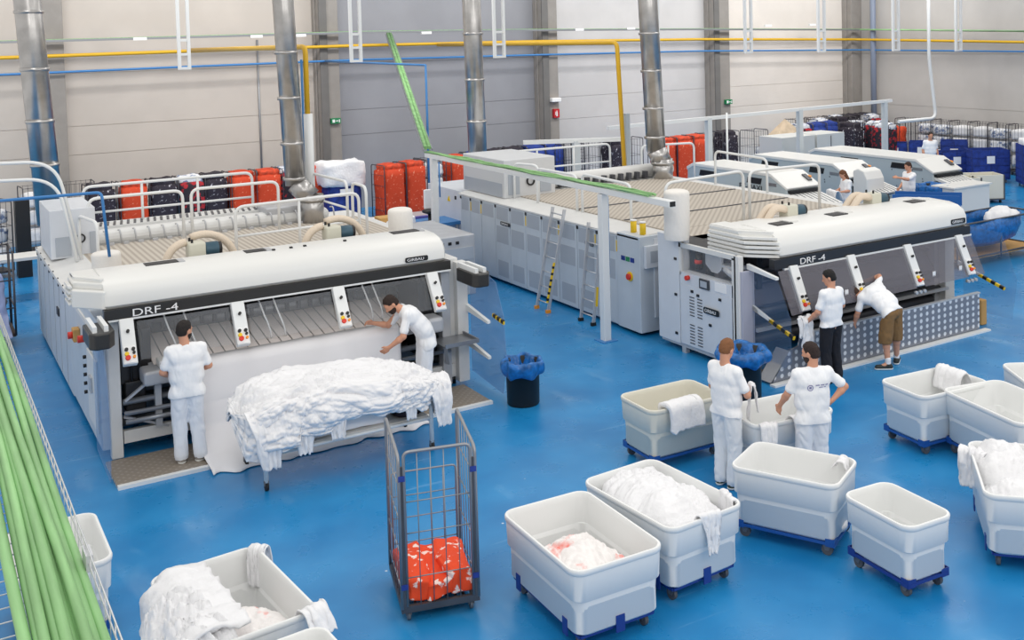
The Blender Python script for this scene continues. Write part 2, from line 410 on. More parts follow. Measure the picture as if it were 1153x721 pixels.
# hanging suspension frames (white) under the roof
hang = [(5.6, 26.0, 4.72, .22, 0), (9.45, 25, 4.77, .24, 1), (13.45, 25, 4.75, .28, 1), (18.6, 25, 4.6, .25, 1), (22.2, 25, 4.62, .25, 1), (25.35, 25, 4.56, .27, 1), (28.9, 25, 4.50, .27, 1), (32.2, 25.0, 4.4, .27, 1)]
hl = ['leftmost white hanging frame, single bar seen edge on', 'white hanging frame right of the left yellow drop pipe', 'white hanging frame between the two middle ducts', 'pale hanging frame left of the rightmost duct', 'pale hanging frame right of the rightmost duct', 'white hanging frame before the cream wall', 'white hanging frame near the far corner column', 'white hanging frame at the right wall']
for (x, y, z, w, k), lb in zip(hang, hl):
    t = thing('hanging_frame', lb, 'hanging frame', (x, y, z), 'white hanging frames')
    MB().box(x - w / 2 - .035, x - w / 2 + .035, y - .04, y + .04, z, 9.0).build('upright', RAILW, t)
    MB().box(x + w / 2 - .035, x + w / 2 + .035, y - .04, y + .04, z, 9.0).build('upright', RAILW, t)
    b = MB()
    for k2 in range(3): b.box(x - w / 2, x + w / 2, y - .03, y + .03, z + k2 * .33, z + k2 * .33 + .06)
    b.build('rung', RAILW, t)
# cable drop: green cable loop on the right
t = pipe('cable_drop', 'white and green cable loop hanging before the right wall', [(30.6, 25, 9.0), (30.6, 25, 4.2), (30.95, 25, 2.05), (29.0, 25, 2.05)], .06, RAILW, 'cable')
# ducts
def duct(name, label, x0, x1, y, ztop, zb, r, joints, elbow=None):
    t = thing(name, label, 'duct', (x1, y, zb), 'stainless exhaust ducts')
    b = MB(); pts = [(x0, y, 9.2), (x1, y, zb + (.75 if elbow else 0))]
    b.tube(pts, r, 24)
    if elbow:
        ex, ey = elbow
        b.tube([(x1, y, zb + .78), (x1 + ex * .55, y - ey * .5, zb + .48)], r * 1.02, 24)
    b.build('pipe', CHROME, t)
    j = MB()
    for zz in joints:
        k = (9.2 - zz) / (9.2 - zb); xx = x0 + (x1 - x0) * min(1, k)
        j.tube([(xx, y, zz - .03), (xx, y, zz + .03)], r + .018, 24)
    j.build('collar', CHROME, t)
    if elbow:
        MB().tube([(x1 + ex * .6, y - ey * .55, zb - .05), (x1 + ex * .6, y - ey * .55, zb + .55)], r * 1.06, 24).build('base', CHROME, t)
        MB().tube([(x1 + ex * .6, y - ey * .55, zb + .42), (x1 + ex * .6, y - ey * .55, zb + .48)], r * 1.2, 24).build('flange', CHROME, t)
duct('exhaust_duct', 'leftmost stainless exhaust duct, behind the white box', 1.92, 2.30, 22.8, 9, 1.9, .245, (6.0, 4.9, 3.9, 3.05))
duct('exhaust_duct', 'stainless exhaust duct with a bent foot behind the left machine', 6.27, 6.5, 20.75, 9, 1.72, .205, (5.1, 4.2, 3.3, 2.6), (.45, .3))
duct('exhaust_duct', 'stainless exhaust duct rising beside the grey cabinet', 11.45, 11.56, 22.7, 9, 1.7, .22, (5.4, 4.3, 3.3))
duct('exhaust_duct', 'rightmost stainless exhaust duct standing on the mesh deck', 15.0, 15.3, 20.6, 9, 1.72, .235, (5.3, 4.4, 3.5, 2.8), (.22, .12))
# gas drops
t = thing('gas_drop_pipe', 'yellow gas drop with white sleeve beside the left duct', 'pipe', (6.87, 21, 1.75))
MB().tube(fillet([(6.87, 31.2, 5.15), (6.87, 21, 5.2), (6.87, 21, 3.75)], .15), .055).build('pipe', YELP, t)
MB().tube([(6.87, 21, 3.85), (6.87, 21, 1.78)], .10, 10).build('sleeve', RAILW, t)
tag(MB().tube([(6.78, 21.0, 4.95), (6.78, 21.0, 2.0)], .025).build('air_drop_pipe', BLUEP), 'blue pipe hugging the yellow drop beside the left duct', 'pipe')
t = thing('gas_drop_pipe', 'yellow gas drop left of the rightmost duct', 'pipe', (14.8, 21.3, 1.75))
MB().tube(fillet([(14.55, 31.2, 5.1), (14.7, 21.3, 5.1), (14.85, 21.3, 1.9)], .15), .055).build('pipe', YELP, t)
MB().box(14.93, 15.05, 21.32, 21.42, 1.75, 3.35).build('sleeve', mat('pale blue post', (176, 188, 198), .5), t)
tag(MB().tube(fillet([(-1.5, 18.5, 3.05), (1.0, 17.5, 3.1), (2.35, 16.6, 3.2), (2.42, 16.6, 2.25)], .08), .022).build('air_drop_pipe', BLUEP), 'blue air pipe dropping onto the left machine hood', 'pipe')
tag(MB().tube([(10.85, 31.35, 4.7), (10.85, 24, 4.66), (10.85, 24, 1.75)], .03).build('air_drop_pipe', BLUEP), 'blue air pipe hanging before the dark wall bay', 'pipe')
# slanting green cable ladder
t = thing('cable_ladder', 'steep cable ladder with green cables before the dark wall bay', 'cable ladder', (10.2, 22.4, 2.7))
b = MB(); A = Vector((12.9, 31.2, 5.45)); B = Vector((10.12, 22.4, 2.75))
for s in (-.11, .11): b.bar(A + Vector((s, 0, 0)), B + Vector((s, 0, 0)), .02, .05)
for k in range(24): p = A.lerp(B, (k + .5) / 24); b.bar(p - Vector((.1, 0, 0)), p + Vector((.1, 0, 0)), .02, .02)
b.build('rails', GALV, t)
b = MB()
for s in (-.05, .04): b.tube([A + Vector((s, 0, .05)), B + Vector((s, 0, .05))], .045, 8)
b.build('cable', GREENC, t)
# posts and beam with cable tray between the machines
t = thing('service_gantry', 'white post-and-beam gantry carrying a cable tray between the machines', 'gantry', (10.15, 18, 0))
MB().box(10.03, 10.17, 15.1, 15.24, 0, 2.56).build('post', RAILW, t, bevel=.01)
MB().box(10.03, 10.17, 22.0, 22.14, 0, 2.60).build('post', RAILW, t, bevel=.01)
b = MB().bar((10.10, 22.4, 2.64), (10.10, 13.2, 2.62), .14, .10); b.build('beam', RAILW, t, bevel=.005)
MB().box(9.95, 10.25, 15.02, 15.32, 0, .012).build('base_plate', BLUEP, t)
MB().bar((10.1, 13.22, 2.62), (10.1, 13.195, 2.62), .11, .08).build('end_cap', BLACK, t)
b = MB()
for k in range(5):
    b.tube([(10.03 + .035 * k + .03 * math.sin(j * 1.3 + k), 22.4 - j * .62, 2.71 + .015 * math.sin(j * 2.1 + k * 2)) for j in range(15)], .017, 6)
b.build('cable', GREENC, t)
b = MB().tube([(10.2, 15.17, 2.5), (10.2, 15.17, 1.15)], .018); b.tube([(10.2, 22.0, 2.5), (10.2, 22.0, 1.7)], .018); b.build('air_hose', BLUEP, t)
# ================================================================ left feeding machine and ironer
def brand_plate(parent, M, w, h):
    """black rounded badge with white lettering"""
    b = MB(); n = 5; pts = []
    r = h * .3
    for cx, cy, a in ((w - r, r, -PI / 2), (w - r, h - r, 0), (r, h - r, PI / 2), (r, r, PI)):
        for i in range(n): q = a + PI / 2 * i / (n - 1); pts.append((cx + r * math.cos(q), cy + r * math.sin(q)))
    b.prism(pts, 'z', 0, .008); b.v = [tuple(M @ Vector(v)) for v in b.v]
    p = b.build('badge', BLACK, parent)
    M2 = M @ Matrix.Translation((w * .07, h * .24, .008))
    text('badge_lettering', 'GIRBAU', h * .74, M2, SIGNW, p, .002, sx=w * .86 / (h * .74 * 4.05))
    return p
def control_arm(parent, x, y0, z0, y1, z1, w=.2):
    a = Vector((x, y0, z0)); c = Vector((x - .02, y1, z1)); d = (c - a).normalized()
    arm = MB().bar(a, c, w, .09, up=(0, -1, .3)).build('control_arm', RAILW, parent, bevel=.01)
    up = Vector((0, -1, .3)); sd = d.cross(up).normalized(); n = sd.cross(d); n = n if n.y < 0 else -n
    sdx = sd if sd.x > 0 else -sd
    L = (c - a).length
    def P(s, t, h=.047): return a + d * (L * s) + sdx * t + n * h
    MB().bar(P(.62, 0, .04), P(.98, 0, .04), w * .8, .03, up=n).build('button_panel', SIGNW, arm)
    for nm, m, s, t, r in (('black_button', BLACK, .30, 0, .02), ('black_button', BLACK, .70, -.04, .022), ('black_button', BLACK, .70, .04, .022), ('yellow_button', YEL, .80, -.04, .026), ('red_button', REDB, .88, -.03, .032), ('orange_button', ORB, .87, .045, .018), ('black_button', BLACK, .78, .045, .018)):
        MB().cyl(P(s, t, .045), P(s, t, .085), r, 10).build(nm, m, arm)
    return arm
def hood(parent, x0, x1, yf, yb, zs, zt, zb, vents, chamf):
    """white hood: profile extruded along X, its left end chamfered backwards and louvred"""
    H = zt - zs
    prof = [(yf + .03, zs), (yf - .02, zs + H * .12), (yf - .015, zs + H * .45), (yf + .04, zs + H * .72), (yf + .16, zs + H * .9), (yf + .34, zs + H), (yf + .8, zs + H * 1.03), (yb, zb), (yb, zs)]
    n = len(prof)
    rows = [[(x, min(y + dy * (yb - y) / (yb - yf), yb), z - dz * (z - zs)) for y, z in prof] for x, dy, dz in ((x0, .03, .0), (x0 + .05, 0, 0), (x1 - .25, 0, 0), (x1 - .06, .02, .03), (x1, .12, .14))]
    b = MB(); vs = [p for r in rows for p in r]; fs = []
    for i in range(len(rows) - 1):
        for j in range(n): a = i * n + j; c = (i + 1) * n + j; fs.append((a, a - j + (j + 1) % n, c - j + (j + 1) % n, c))
    b.add(vs, fs, True); k = (len(rows) - 1) * n
    b.f += [tuple(range(n)), tuple(reversed(range(k, k + n)))]; b.sm += [False, False]
    o = b.build('hood', HOODW, parent)
    em = o.modifiers.new('e', 'EDGE_SPLIT'); em.split_angle = .6
    # louvred end piece: slats stacked on a chamfered plan
    def yat(z):
        for (ya, za), (yb_, zb_) in zip(prof, prof[1:7]):
            if za <= z <= zb_: return ya + (yb_ - ya) * (z - za) / max(1e-6, zb_ - za)
        return yf
    def plan(y0, ins): return [(x0 + .02, y0 + ins * .4 + .02), (x0 - .02, y0 + ins * .5 + .03), (x0 - chamf + ins, y0 + chamf * 1.15 + ins), (x0 - chamf + ins, yb - .02), (x0 + .02, yb - .02)]
    core = MB().prism(plan(yat(zs + H * .9) - .03, .05), 'z', zs + .01, zs + H * .96).build('end_core', HOODW, parent)
    if vents == 4:
        core = MB().prism(plan(yat(zs + H * .5), 0), 'z', zs, zs + H * .62); core.prism(plan(yat(zs + H * .8), .02), 'z', zs + H * .60, zs + H * .84); core.prism(plan(yat(zs + H * .95), .05), 'z', zs + H * .82, zs + H * .98)
        core.build('end_cover', HOODW, parent, bevel=.035, seg=3); v = MB()
        for i in range(4):
            z = zs + H * (.12 + .19 * i); v.bar((x0 - chamf - .012, yf + chamf * 1.3, z), (x0 - chamf - .012, yb - .15, z), .05, .035)
        v.build('louvre', HOODW, parent, bevel=.006)
        return o
    m_ = vents + 1; v = MB()
    for i in range(m_):
        za = zs + H * i / m_; zb2 = zs + H * (i + .66) / m_; yy = yat((za + zb2) / 2); k2 = max(0, i - m_ * .5) * .02
        v.prism(plan(yy, k2), 'z', za, zb2)
    v.prism(plan(yat(zs + H * .97), .06), 'z', zs + H * .93, zs + H * 1.0)
    v.build('louvre', HOODW, parent, bevel=.006)
    return o
m1 = thing('feeding_machine', 'white hooded linen feeding machine at left with two men before it', 'machine', (1.95, 14.5, 0))
hood(m1, 2.02, 6.78, 14.40, 15.35, 1.98, 2.36, 2.34, 4, .33)
MB().bar((2.0, 14.42, 1.915), (6.80, 14.42, 1.915), .12, .13).build('fascia_stripe', STRIPE, m1)
MB().box(2.0, 6.8, 14.36, 14.40, 1.825, 1.85).build('fascia_rail', RAILW, m1)
text('model_lettering', 'DRF -4', .135, FX(2.32, 14.35, 1.865), SIGNW, m1, .003, sx=1.45)
brand_plate(m1, FX(6.08, 14.375, 2.035), .36, .075)
# hood top hatches
for hx, w in ((2.62, .42), (3.95, .28), (6.15, .42)):
    fr = MB().box(hx, hx + w, 14.95, 15.15, 2.352, 2.375).build('hatch', DARK, m1); MB().box(hx + w, hx + w + .08, 14.93, 15.12, 2.352, 2.38).build('latch', LGREY, fr)
b = MB()
for hx in (4.3, 4.55, 4.75, 5.35): b.box(hx, hx + .04, 14.9, 14.94, 2.35, 2.385)
b.build('bolt', BLACK, m1)
# side cabinets
MB().box(1.95, 2.16, 14.62, 17.3, .12, 1.80).build('side_panel', PANEL, m1, bevel=.01)
MB().box(6.86, 7.04, 14.62, 17.3, .12, 1.95).build('side_panel', WHITE, m1, bevel=.01)
MB().box(2.04, 2.18, 14.5, 14.66, .02, 1.85).build('front_post', WHITE, m1, bevel=.01)
MB().box(6.96, 7.14, 14.5, 14.66, .06, 1.9).build('front_post', WHITE, m1, bevel=.01)
MB().box(6.70, 6.84, 14.5, 14.66, .06, 1.85).build('front_post', LGREY, m1, bevel=.01)
b = MB().box(1.925, 1.95, 14.75, 15.55, .3, 1.25); b.build('access_door', WHITE, m1, bevel=.008)
MB().box(1.90, 1.925, 15.1, 15.3, .75, .95).build('label_plate', PANEL2, m1)
b = MB()
for k in range(5): b.cyl((1.89, 15.65 + .0 * k, 1.1 - .12 * k), (1.93, 15.65, 1.1 - .12 * k), .025, 10)
b.build('push_button', BLACK, m1)
MB().box(1.86, 1.95, 16.3, 16.5, 1.15, 1.33).build('junction_box', CARD, m1, bevel=.01)
MB().cyl((1.80, 16.4, 1.24), (1.87, 16.4, 1.24), .05).build('emergency_stop', REDB, m1)
MB().cyl((1.84, 15.7, 1.34), (1.93, 15.7, 1.34), .05).build('emergency_stop', REDB, m1)
# interior
MB().box(2.2, 6.85, 15.9, 16.0, .15, 1.95).build('inner_wall', LGREY, m1)
b = MB()
for z, y, r in ((1.62, 15.7, .10), (1.40, 15.6, .12), (.55, 15.2, .07), (.32, 15.0, .06), (1.78, 15.1, .03), (1.70, 15.3, .03)): b.cyl((2.2, y, z), (6.86, y, z), r, 14)
b.build('roller', MGREY, m1)
b = MB()
for i in range(26): x = 2.35 + i * .175; b.box(x, x + .05, 15.45, 15.5, 1.35, 1.78)
b.box(2.2, 6.86, 15.35, 15.45, 1.72, 1.82); b.box(2.2, 6.86, 15.3, 15.42, 1.5, 1.56); b.build('inner_bracket', DGREY, m1)
# belt bed
bed = MB().prism([(15.55, 1.30), (15.55, 1.22), (14.45, .95), (14.42, 1.03), (14.50, 1.10)], 'x', 2.55, 6.35); bed.build('bed_plate', LGREY, m1)
n = 24
BELT = mat('cream feed belt', (240, 232, 228), .7)
be = MB()
for i in range(n):
    x = 2.6 + i * (3.7 / n)
    be.prism([(15.55, 1.312), (15.55, 1.304), (14.52, 1.118), (14.40, 1.07), (14.38, 1.08), (14.50, 1.132)], 'x', x, x + 3.7 / n - .018)
be.build('feed_belt', BELT, m1)
MB().cyl((2.5, 14.48, 1.03), (6.4, 14.48, 1.03), .075, 16).build('nose_roller', LGREY, m1)
ml = MB().box(2.42, 2.95, 14.25, 14.62, .95, 1.14).build('clamp_carriage', LGREY, m1, bevel=.04, seg=3)
MB().box(2.62, 2.84, 14.3, 14.55, 1.14, 1.24).build('carriage_cover', WHITE, ml, bevel=.02)
MB().box(6.30, 6.62, 14.25, 14.6, .95, 1.18).build('clamp_carriage', LGREY, m1, bevel=.05, seg=3)
b = MB().cyl((2.2, 14.55, .72), (6.8, 14.55, .72), .04); b.cyl((2.2, 14.45, .60), (6.8, 14.45, .60), .03); b.cyl((2.2, 14.35, .52), (3.1, 14.35, .52), .03); b.build('cross_tube', MGREY, m1)
MB().bar((2.2, 14.6, .26), (6.9, 14.6, .26), .08, .16).build('bottom_beam', WHITE, m1)
b = MB().bar((2.2, 14.5, .55), (2.75, 14.58, .3), .05, .03); b.bar((2.22, 14.5, .75), (2.55, 14.5, .98), .05, .03); b.bar((2.62, 14.5, .35), (2.62, 14.5, .95), .08, .08); b.build('brace', LGREY, m1)
b = MB().box(2.2, 2.6, 14.7, 15.6, .9, 1.6).box(2.25, 2.5, 14.62, 14.9, .55, .95); b.build('drive_housing', DARK, m1, bevel=.02)
MB().box(6.4, 6.7, 14.7, 15.5, .5, 1.65).build('drive_housing', DARK, m1, bevel=.02)
b = MB()
for x, s in ((2.32, 1), (2.42, .8), (6.45, 1), (6.55, .8)):
    b.tube(fillet([(x, 14.9, 1.8), (x + .08 * s, 14.6, 1.5), (x, 14.62, 1.1), (x + .05, 14.7, .7)], .2), .018, 6)
b.build('air_hose', BLACK, m1)
# hoses hanging behind the visor
b = MB()
for x in (2.75, 3.0, 4.0, 4.2, 5.5, 5.65):
    b.tube(fillet([(x, 14.7, 1.82), (x + .05, 14.62, 1.6), (x + .02 + .12, 14.6, 1.35), (x + .2, 14.75, 1.15)], .2), .012, 6)
b.build('clear_tube', RAILW, m1)
# visor panes between the control arms
ax = (2.25, 3.64, 5.04, 6.48)
for x in ax: control_arm(m1, x, 14.37, 1.83, 14.02, 1.34, .17)
for x0, x1 in zip(ax, ax[1:]):
    b = MB(); b.add([(x0 + .12, 14.33, 1.8), (x1 - .12, 14.33, 1.8), (x1 - .12, 14.1, 1.36), (x0 + .12, 14.1, 1.36)], [(0, 1, 2, 3)])
    b.build('visor_pane', PLEX, m1, solid=.008)
# end brackets with white rails, and side screens
for x, s in ((1.88, -1), (7.02, 1)):
    k = MB().prism([(x - .14, 14.35), (x + .16, 14.35), (x + .16, 13.85), (x + .08, 13.72), (x - .08, 13.72), (x - .14, 13.8)], 'z', 1.66, 1.86).build('rail_bracket', STRIPE, m1, bevel=.02)
    b = MB()
    for q in (-.07, .06): b.bar((x + q, 14.38, 1.895), (x + q, 13.8, 1.895), .05, .07)
    b.build('slide_rail', RAILW, k)
def screen(parent, x, pts, name='side_screen', m=PLEXS):
    return MB().prism(pts, 'x', x, x + .012).build(name, m, parent)
scr = [(14.75, 1.70), (14.75, .12), (13.75, .02), (13.62, .6), (13.68, 1.2), (13.9, 1.66), (14.2, 1.74)]
screen(m1, 1.90, scr); screen(m1, 7.30, [(y, z) for y, z in scr])
for z in (1.15, .62):
    a = MB().prism([(14.55, z), (14.55, z + .10), (13.8, z - .02), (13.8, z - .06)], 'x', 7.1, 7.15).build('guard_arm', RAILW, m1)
    if z > 1:
        b = MB().bar((7.3, 14.0, z), (7.3, 13.66, z - .05), .03, .05).build('hazard_strip', YEL, a)
        b2 = MB()
        for q in range(3): b2.bar((7.295, 13.96 - q * .12, z + .002 - .015 * q), (7.295, 13.90 - q * .12, z - .005 - .015 * q), .035, .052)
        b2.build('hazard_stripe', BLACK, a)
tr = MB().box(6.5, 7.05, 14.0, 14.5, .78, .80); tr.box(6.5, 7.05, 13.98, 14.0, .78, .84); tr.box(7.03, 7.05, 14.0, 14.5, .78, .84)
tr.build('side_shelf', MGREY, m1)
MB().bar((6.55, 14.1, .78), (6.8, 14.55, .35), .05, .04).build('shelf_brace', LGREY, m1)
for x in (2.15, 6.95): MB().cyl((x, 14.7, 0), (x, 14.7, .13), .04).build('foot', BLACK, m1)
# step plate
def step_plate(label, x0, x1, y0, y1):
    t = thing('step_plate', label, 'step', ((x0 + x1) / 2, y0, 0))
    MB().box(x0, x1, y0 + .07, y1, 0, .035).build('tread', CHECK, t); MB().box(x0, x1, y0, y0 + .07, 0, .045).build('edge_strip', RAILW, t)
step_plate('checker plate step at the foot of the left feeding machine', 1.95, 7.0, 13.5, 14.45)
# blower on the hood
def blower(parent_label, x, y, z, k):
    t = thing('blower', parent_label, 'blower', (x, y, z)); u = .72
    MB().box(x - .16, x + .08, y - .12, y + .12, z + .03, z + .25).build('fan_housing', mat('cream housing', (204, 202, 186), .5), t, bevel=.03, seg=3)
    mo = MB().cyl((x + .08, y, z + .12), (x + .27, y, z + .12), .105, 20).build('motor', mat('blue grey motor', (52, 82, 98), .4, .2), t, bevel=.012)
    MB().cyl((x + .25, y, z + .12), (x + .31, y, z + .12), .095, 20).build('motor_cap', BLACK, mo)
    MB().box(x - .18, x + .28, y - .09, y + .09, z, z + .03).build('mount', DARK, t)
    for yy in (y - .09, y + .07): MB().box(x - .12, x - .09, yy, yy + .02, z + .22, z + .30).build('clamp', BLACK, t)
    if k:
        MB().tube(arc((x - .14, y + .05, z - .05), .30, PI * .98, PI * .52, 8), .058, 12).build('suction_hose', CREAM, t)
        MB().tube(arc((x + .10, y + .20, z - .15), .46, PI * .62, -.02, 12), .055, 12).build('suction_hose', CREAM, t)
    else:
        for q in (0, .15):
            MB().tube(fillet([(x - .12, y - .05 + q, z + .17), (x - .36, y - .02 + q, z + .24), (x - .52, y + q * 1.2 + .05, z - .02), (x - .56, y + .06 + q, z - .25)], .22), .062, 12).build('suction_hose', CREAM, t)
    return t
blower('blower with cream hoses behind the left machine hood, left one', 3.45, 15.6, 2.25, 1)
blower('blower with cream hoses behind the left machine hood, right one', 5.45, 15.6, 2.25, 1)
blower('blue motor blower on the right machine hood, beside the mesh deck', 12.55, 13.15, 2.12, 0)
blower('blue motor blower on the right machine hood, before the girl', 14.55, 13.12, 2.12, 0)
# ironer body with deck
m2 = thing('ironer', 'long pale ironer body behind the left feeding machine', 'machine', (2.0, 19.5, 0))
b = MB().box(1.95, 2.3, 17.32, 21.9, .08, 1.62)
b.build('side_panel', PANEL, m2, bevel=.01)
b = MB().prism([(1.93, 1.62), (2.5, 1.72), (2.5, 1.66), (1.93, 1.56)], 'y', 17.34, 21.9); b.build('top_cover', WHITE, m2)
MB().prism([(1.93, 1.62), (2.5, 1.72), (2.5, 1.66), (1.93, 1.56)], 'y', 15.5, 17.3).build('top_cover', WHITE, m1)
b = MB()
for k in range(8): b.box(1.935, 1.95, 17.4 + k * .62, 17.43 + k * .62, 1.5, 1.64)
b.build('cover_clip', BLACK, m2)
b = MB()
for k in range(6): b.box(1.943, 1.955, 17.9 + k * .72, 17.92 + k * .72, .12, 1.5)
b.build('panel_seam', PANEL2, m2)
MB().box(1.93, 1.96, 18.7, 18.95, 1.0, 1.12).build('door_latch', BLACK, m2)
MB().box(2.3, 8.0, 17.34, 21.9, .1, 1.66).build('body', WHITE, m2)
dk = MB().box(2.5, 7.7, 17.34, 20.7, 1.66, 1.72).build('deck', DECK, m2)
MB().box(2.3, 6.86, 16.02, 17.3, .12, 1.66).build('rear_housing', WHITE, m1)
MB().box(2.3, 7.0, 15.36, 17.3, 1.66, 1.72).build('rear_deck', DECK, m1)
b = MB().box(2.35, 7.2, 20.75, 21.2, 1.66, 1.95); b.build('cover_roll', WHITE, m2, bevel=.15, seg=4)
b = MB()
for k in range(19):
    x = 2.7 + k * .25; b.tube(fillet([(x, 20.8, 1.95), (x, 20.62, 1.98), (x + .02, 20.6, 1.74)], .08), .016, 6); b.box(x + .05, x + .14, 20.56, 20.62, 1.72, 1.76)
b.build('hook', LGREY, m2)
fr = MB().box(2.4, 6.6, 21.3, 21.9, 1.9, 1.96).build('slotted_guide', WHITE, m2)
b = MB()
for k in range(34): x = 2.5 + k * .12; b.bar((x, 21.35, 1.965), (x + .08, 21.8, 1.965), .045, .012)
b.build('slot', DGREY, fr)
MB().box(5.9, 6.9, 20.8, 21.5, 1.7, 2.05).build('gear_cover', LGREY, m2, bevel=.03)
tag(MB().box(2.0, 2.72, 20.05, 21.6, 1.68, 2.52).build('exhaust_box', CABW, bevel=.01), 'white exhaust box standing on the left ironer before the duct', 'box')
ex = [o for o in bpy.data.objects if o.name.startswith('exhaust_box')][0]
MB().box(2.08, 2.32, 20.03, 20.05, 1.72, 2.05).build('vent_grille', PANEL2, ex); MB().box(2.62, 2.72, 20.03, 20.05, 1.72, 2.1).build('vent_grille', PANEL2, ex)
cr = MB(); cr.tube([(2.47 + .07 * math.cos(a), 20.03, 2.0 + .07 * math.sin(a)) for a in [q * 2 * PI / 16 for q in range(16)]], .014, 6, closed=True); cr.build('round_emblem', BLACK, ex)
def filter_bag(label, x, y, z0, z1, r, m=BAGW):
    b = MB(); n = 20; rows = []
    prof = [(.92, 0), (1.0, .08), (.98, .5), (1.0, .9), (.97, .96), (.8, 1.0), (.0, 1.01)]
    for j in range(n):
        a = 2 * PI * j / n; rows.append([(x + r * k * (1 + .03 * math.sin(3 * a + h * 5)) * math.cos(a), y + r * k * (1 + .03 * math.sin(3 * a + h * 5)) * math.sin(a), z0 + (z1 - z0) * h) for k, h in prof])
    b.grid(rows, closed_u=True); return tag(b.build('filter_bag', m, sub=1), label, 'filter bag')
filter_bag('upright white filter bag behind the left end of the left hood', 2.42, 16.9, 1.72, 2.28, .21)
filter_bag('upright white filter bag behind the badge end of the left hood', 6.6, 15.75, 1.95, 2.62, .20)
filter_bag('tall white filter bag at the left end of the right machine', 9.93 + .75, 13.85, 1.9, 2.72, .22)
# grey folding unit between the machines
m3 = thing('folding_unit', 'low pale folding unit behind the left hood, cardboard box on it', 'machine', (9.0, 20.5, 0))
MB().box(8.0, 9.85, 19.6, 21.7, 0, 1.25).build('body', LGREY, m3, bevel=.02)
b = MB()
for k in range(9): b.box(8.05 + k * .17, 8.12 + k * .17, 19.585, 19.6, 1.08, 1.14)
for k in range(8): b.box(9.85, 9.86, 19.8 + k * .2, 19.88 + k * .2, 1.05, 1.12)
b.build('vent_slot', BLACK, m3)
MB().box(8.05, 9.8, 19.57, 19.6, .75, 1.0).build('mesh_panel', PANEL2, m3)
tag(MB().box(8.35, 8.72, 21.0, 21.35, 1.25, 1.55).build('cardboard_box', CARD, bevel=.01), 'small brown cardboard box on the folding unit', 'box')
cbx = [o for o in bpy.data.objects if o.name.startswith('cardboard_box')][0]
MB().cyl((8.53, 20.99, 1.42), (8.53, 21.0, 1.42), .06).build('round_label', SIGNW, cbx)
# ================================================================ right ironer line
d2 = thing('ironer', 'long grey panelled ironer body of the right machine, ladders against it', 'machine', (10.72, 18.5, 0))
MB().box(10.74, 15.9, 15.0, 22.0, .06, 1.70).build('body', PANEL, d2)
py = [14.95, 15.66, 16.34, 17.01, 17.69, 18.35, 18.99, 19.66, 20.32, 20.97, 21.51, 22.0]
for a, c in zip(py, py[1:]):
    p = MB().box(10.715, 10.745, a + .008, c - .008, .08, 1.69).build('side_panel', PANEL, d2, bevel=.004)
    if a > 15.5:
        g = MB(); g.box(10.711, 10.716, a + .08, c - .06, 1.38, 1.66)
        if a < 20: g.box(10.711, 10.716, a + .08, c - .06, .88, 1.24); 
        if 16 < a < 20: g.box(10.711, 10.716, a + .1, c - .1, .16, .5)
        g.build('perforated_inset', PANEL2, p)
    MB().box(10.705, 10.72, c - .05, c + .01, 1.62, 1.68).build('clip', BLACK, p)
b = MB()
for y in (15.6, 16.3, 17.6, 18.9, 20.9, 21.4): b.box(10.708, 10.716, y + .06, y + .09, 1.4, 1.6)
b.build('caution_label', YEL, d2)
brand_plate(d2, LX(10.70, 20.05, 1.28), .42, .075)
text('model_lettering', 'PC 120', .10, LX(10.705, 16.72, 1.36), DARK, d2, .002)
b = MB().prism([(10.70, 1.70), (10.70, 1.73), (11.0, 1.78), (15.9, 1.78), (15.9, 1.70)], 'y', 15.0, 22.1); b.build('top_cover', WHITE, d2)
b = MB().box(11.35, 15.55, 15.0, 20.6, 1.78, 1.80); b.build('deck', DECK2, d2)
DK4 = MB().box(11.35, 15.55, 14.0, 14.98, 1.78, 1.80)
b = MB().box(11.35, 15.5, 17.95, 18.0, 1.80, 1.815).box(11.35, 15.5, 16.3, 16.34, 1.80, 1.815); b.build('deck_seam', DGREY, d2)
# control end cabinet
cb = MB().box(10.70, 11.6, 14.95, 15.65, .06, 1.76).build('control_cabinet', PANEL, d2, bevel=.01)
b = MB()
for k, m in enumerate((NAVY, SIGNG, NAVY)): MB().box(10.69, 10.70, 15.40 - k * .14, 15.51 - k * .14, 1.28, 1.36).build('gauge_display', m, cb)
MB().cyl((10.64, 15.25, 1.02), (10.70, 15.25, 1.02), .055).build('emergency_stop', REDB, cb); MB().cyl((10.68, 15.25, 1.02), (10.70, 15.25, 1.02), .085).build('stop_plate', YEL, cb)
for y in (15.4, 15.12):
    k = MB().cyl((10.9, y, 1.76), (10.9, y, 1.97), .055, 14).build('beacon', YEL, cb); MB().cyl((10.9, y, 1.97), (10.9, y, 1.99), .057, 14).build('beacon_cap', SIGNW, k)
MB().box(11.0, 11.5, 14.93, 14.95, .3, 1.7).build('end_door', CABW, cb)
MB().box(10.78, 11.15, 14.88, 14.95, 1.2, 1.6).build('screen_housing', CABW, cb, bevel=.01); MB().box(10.88, 11.06, 14.872, 14.88, 1.3, 1.5).build('screen', PANEL2, cb)
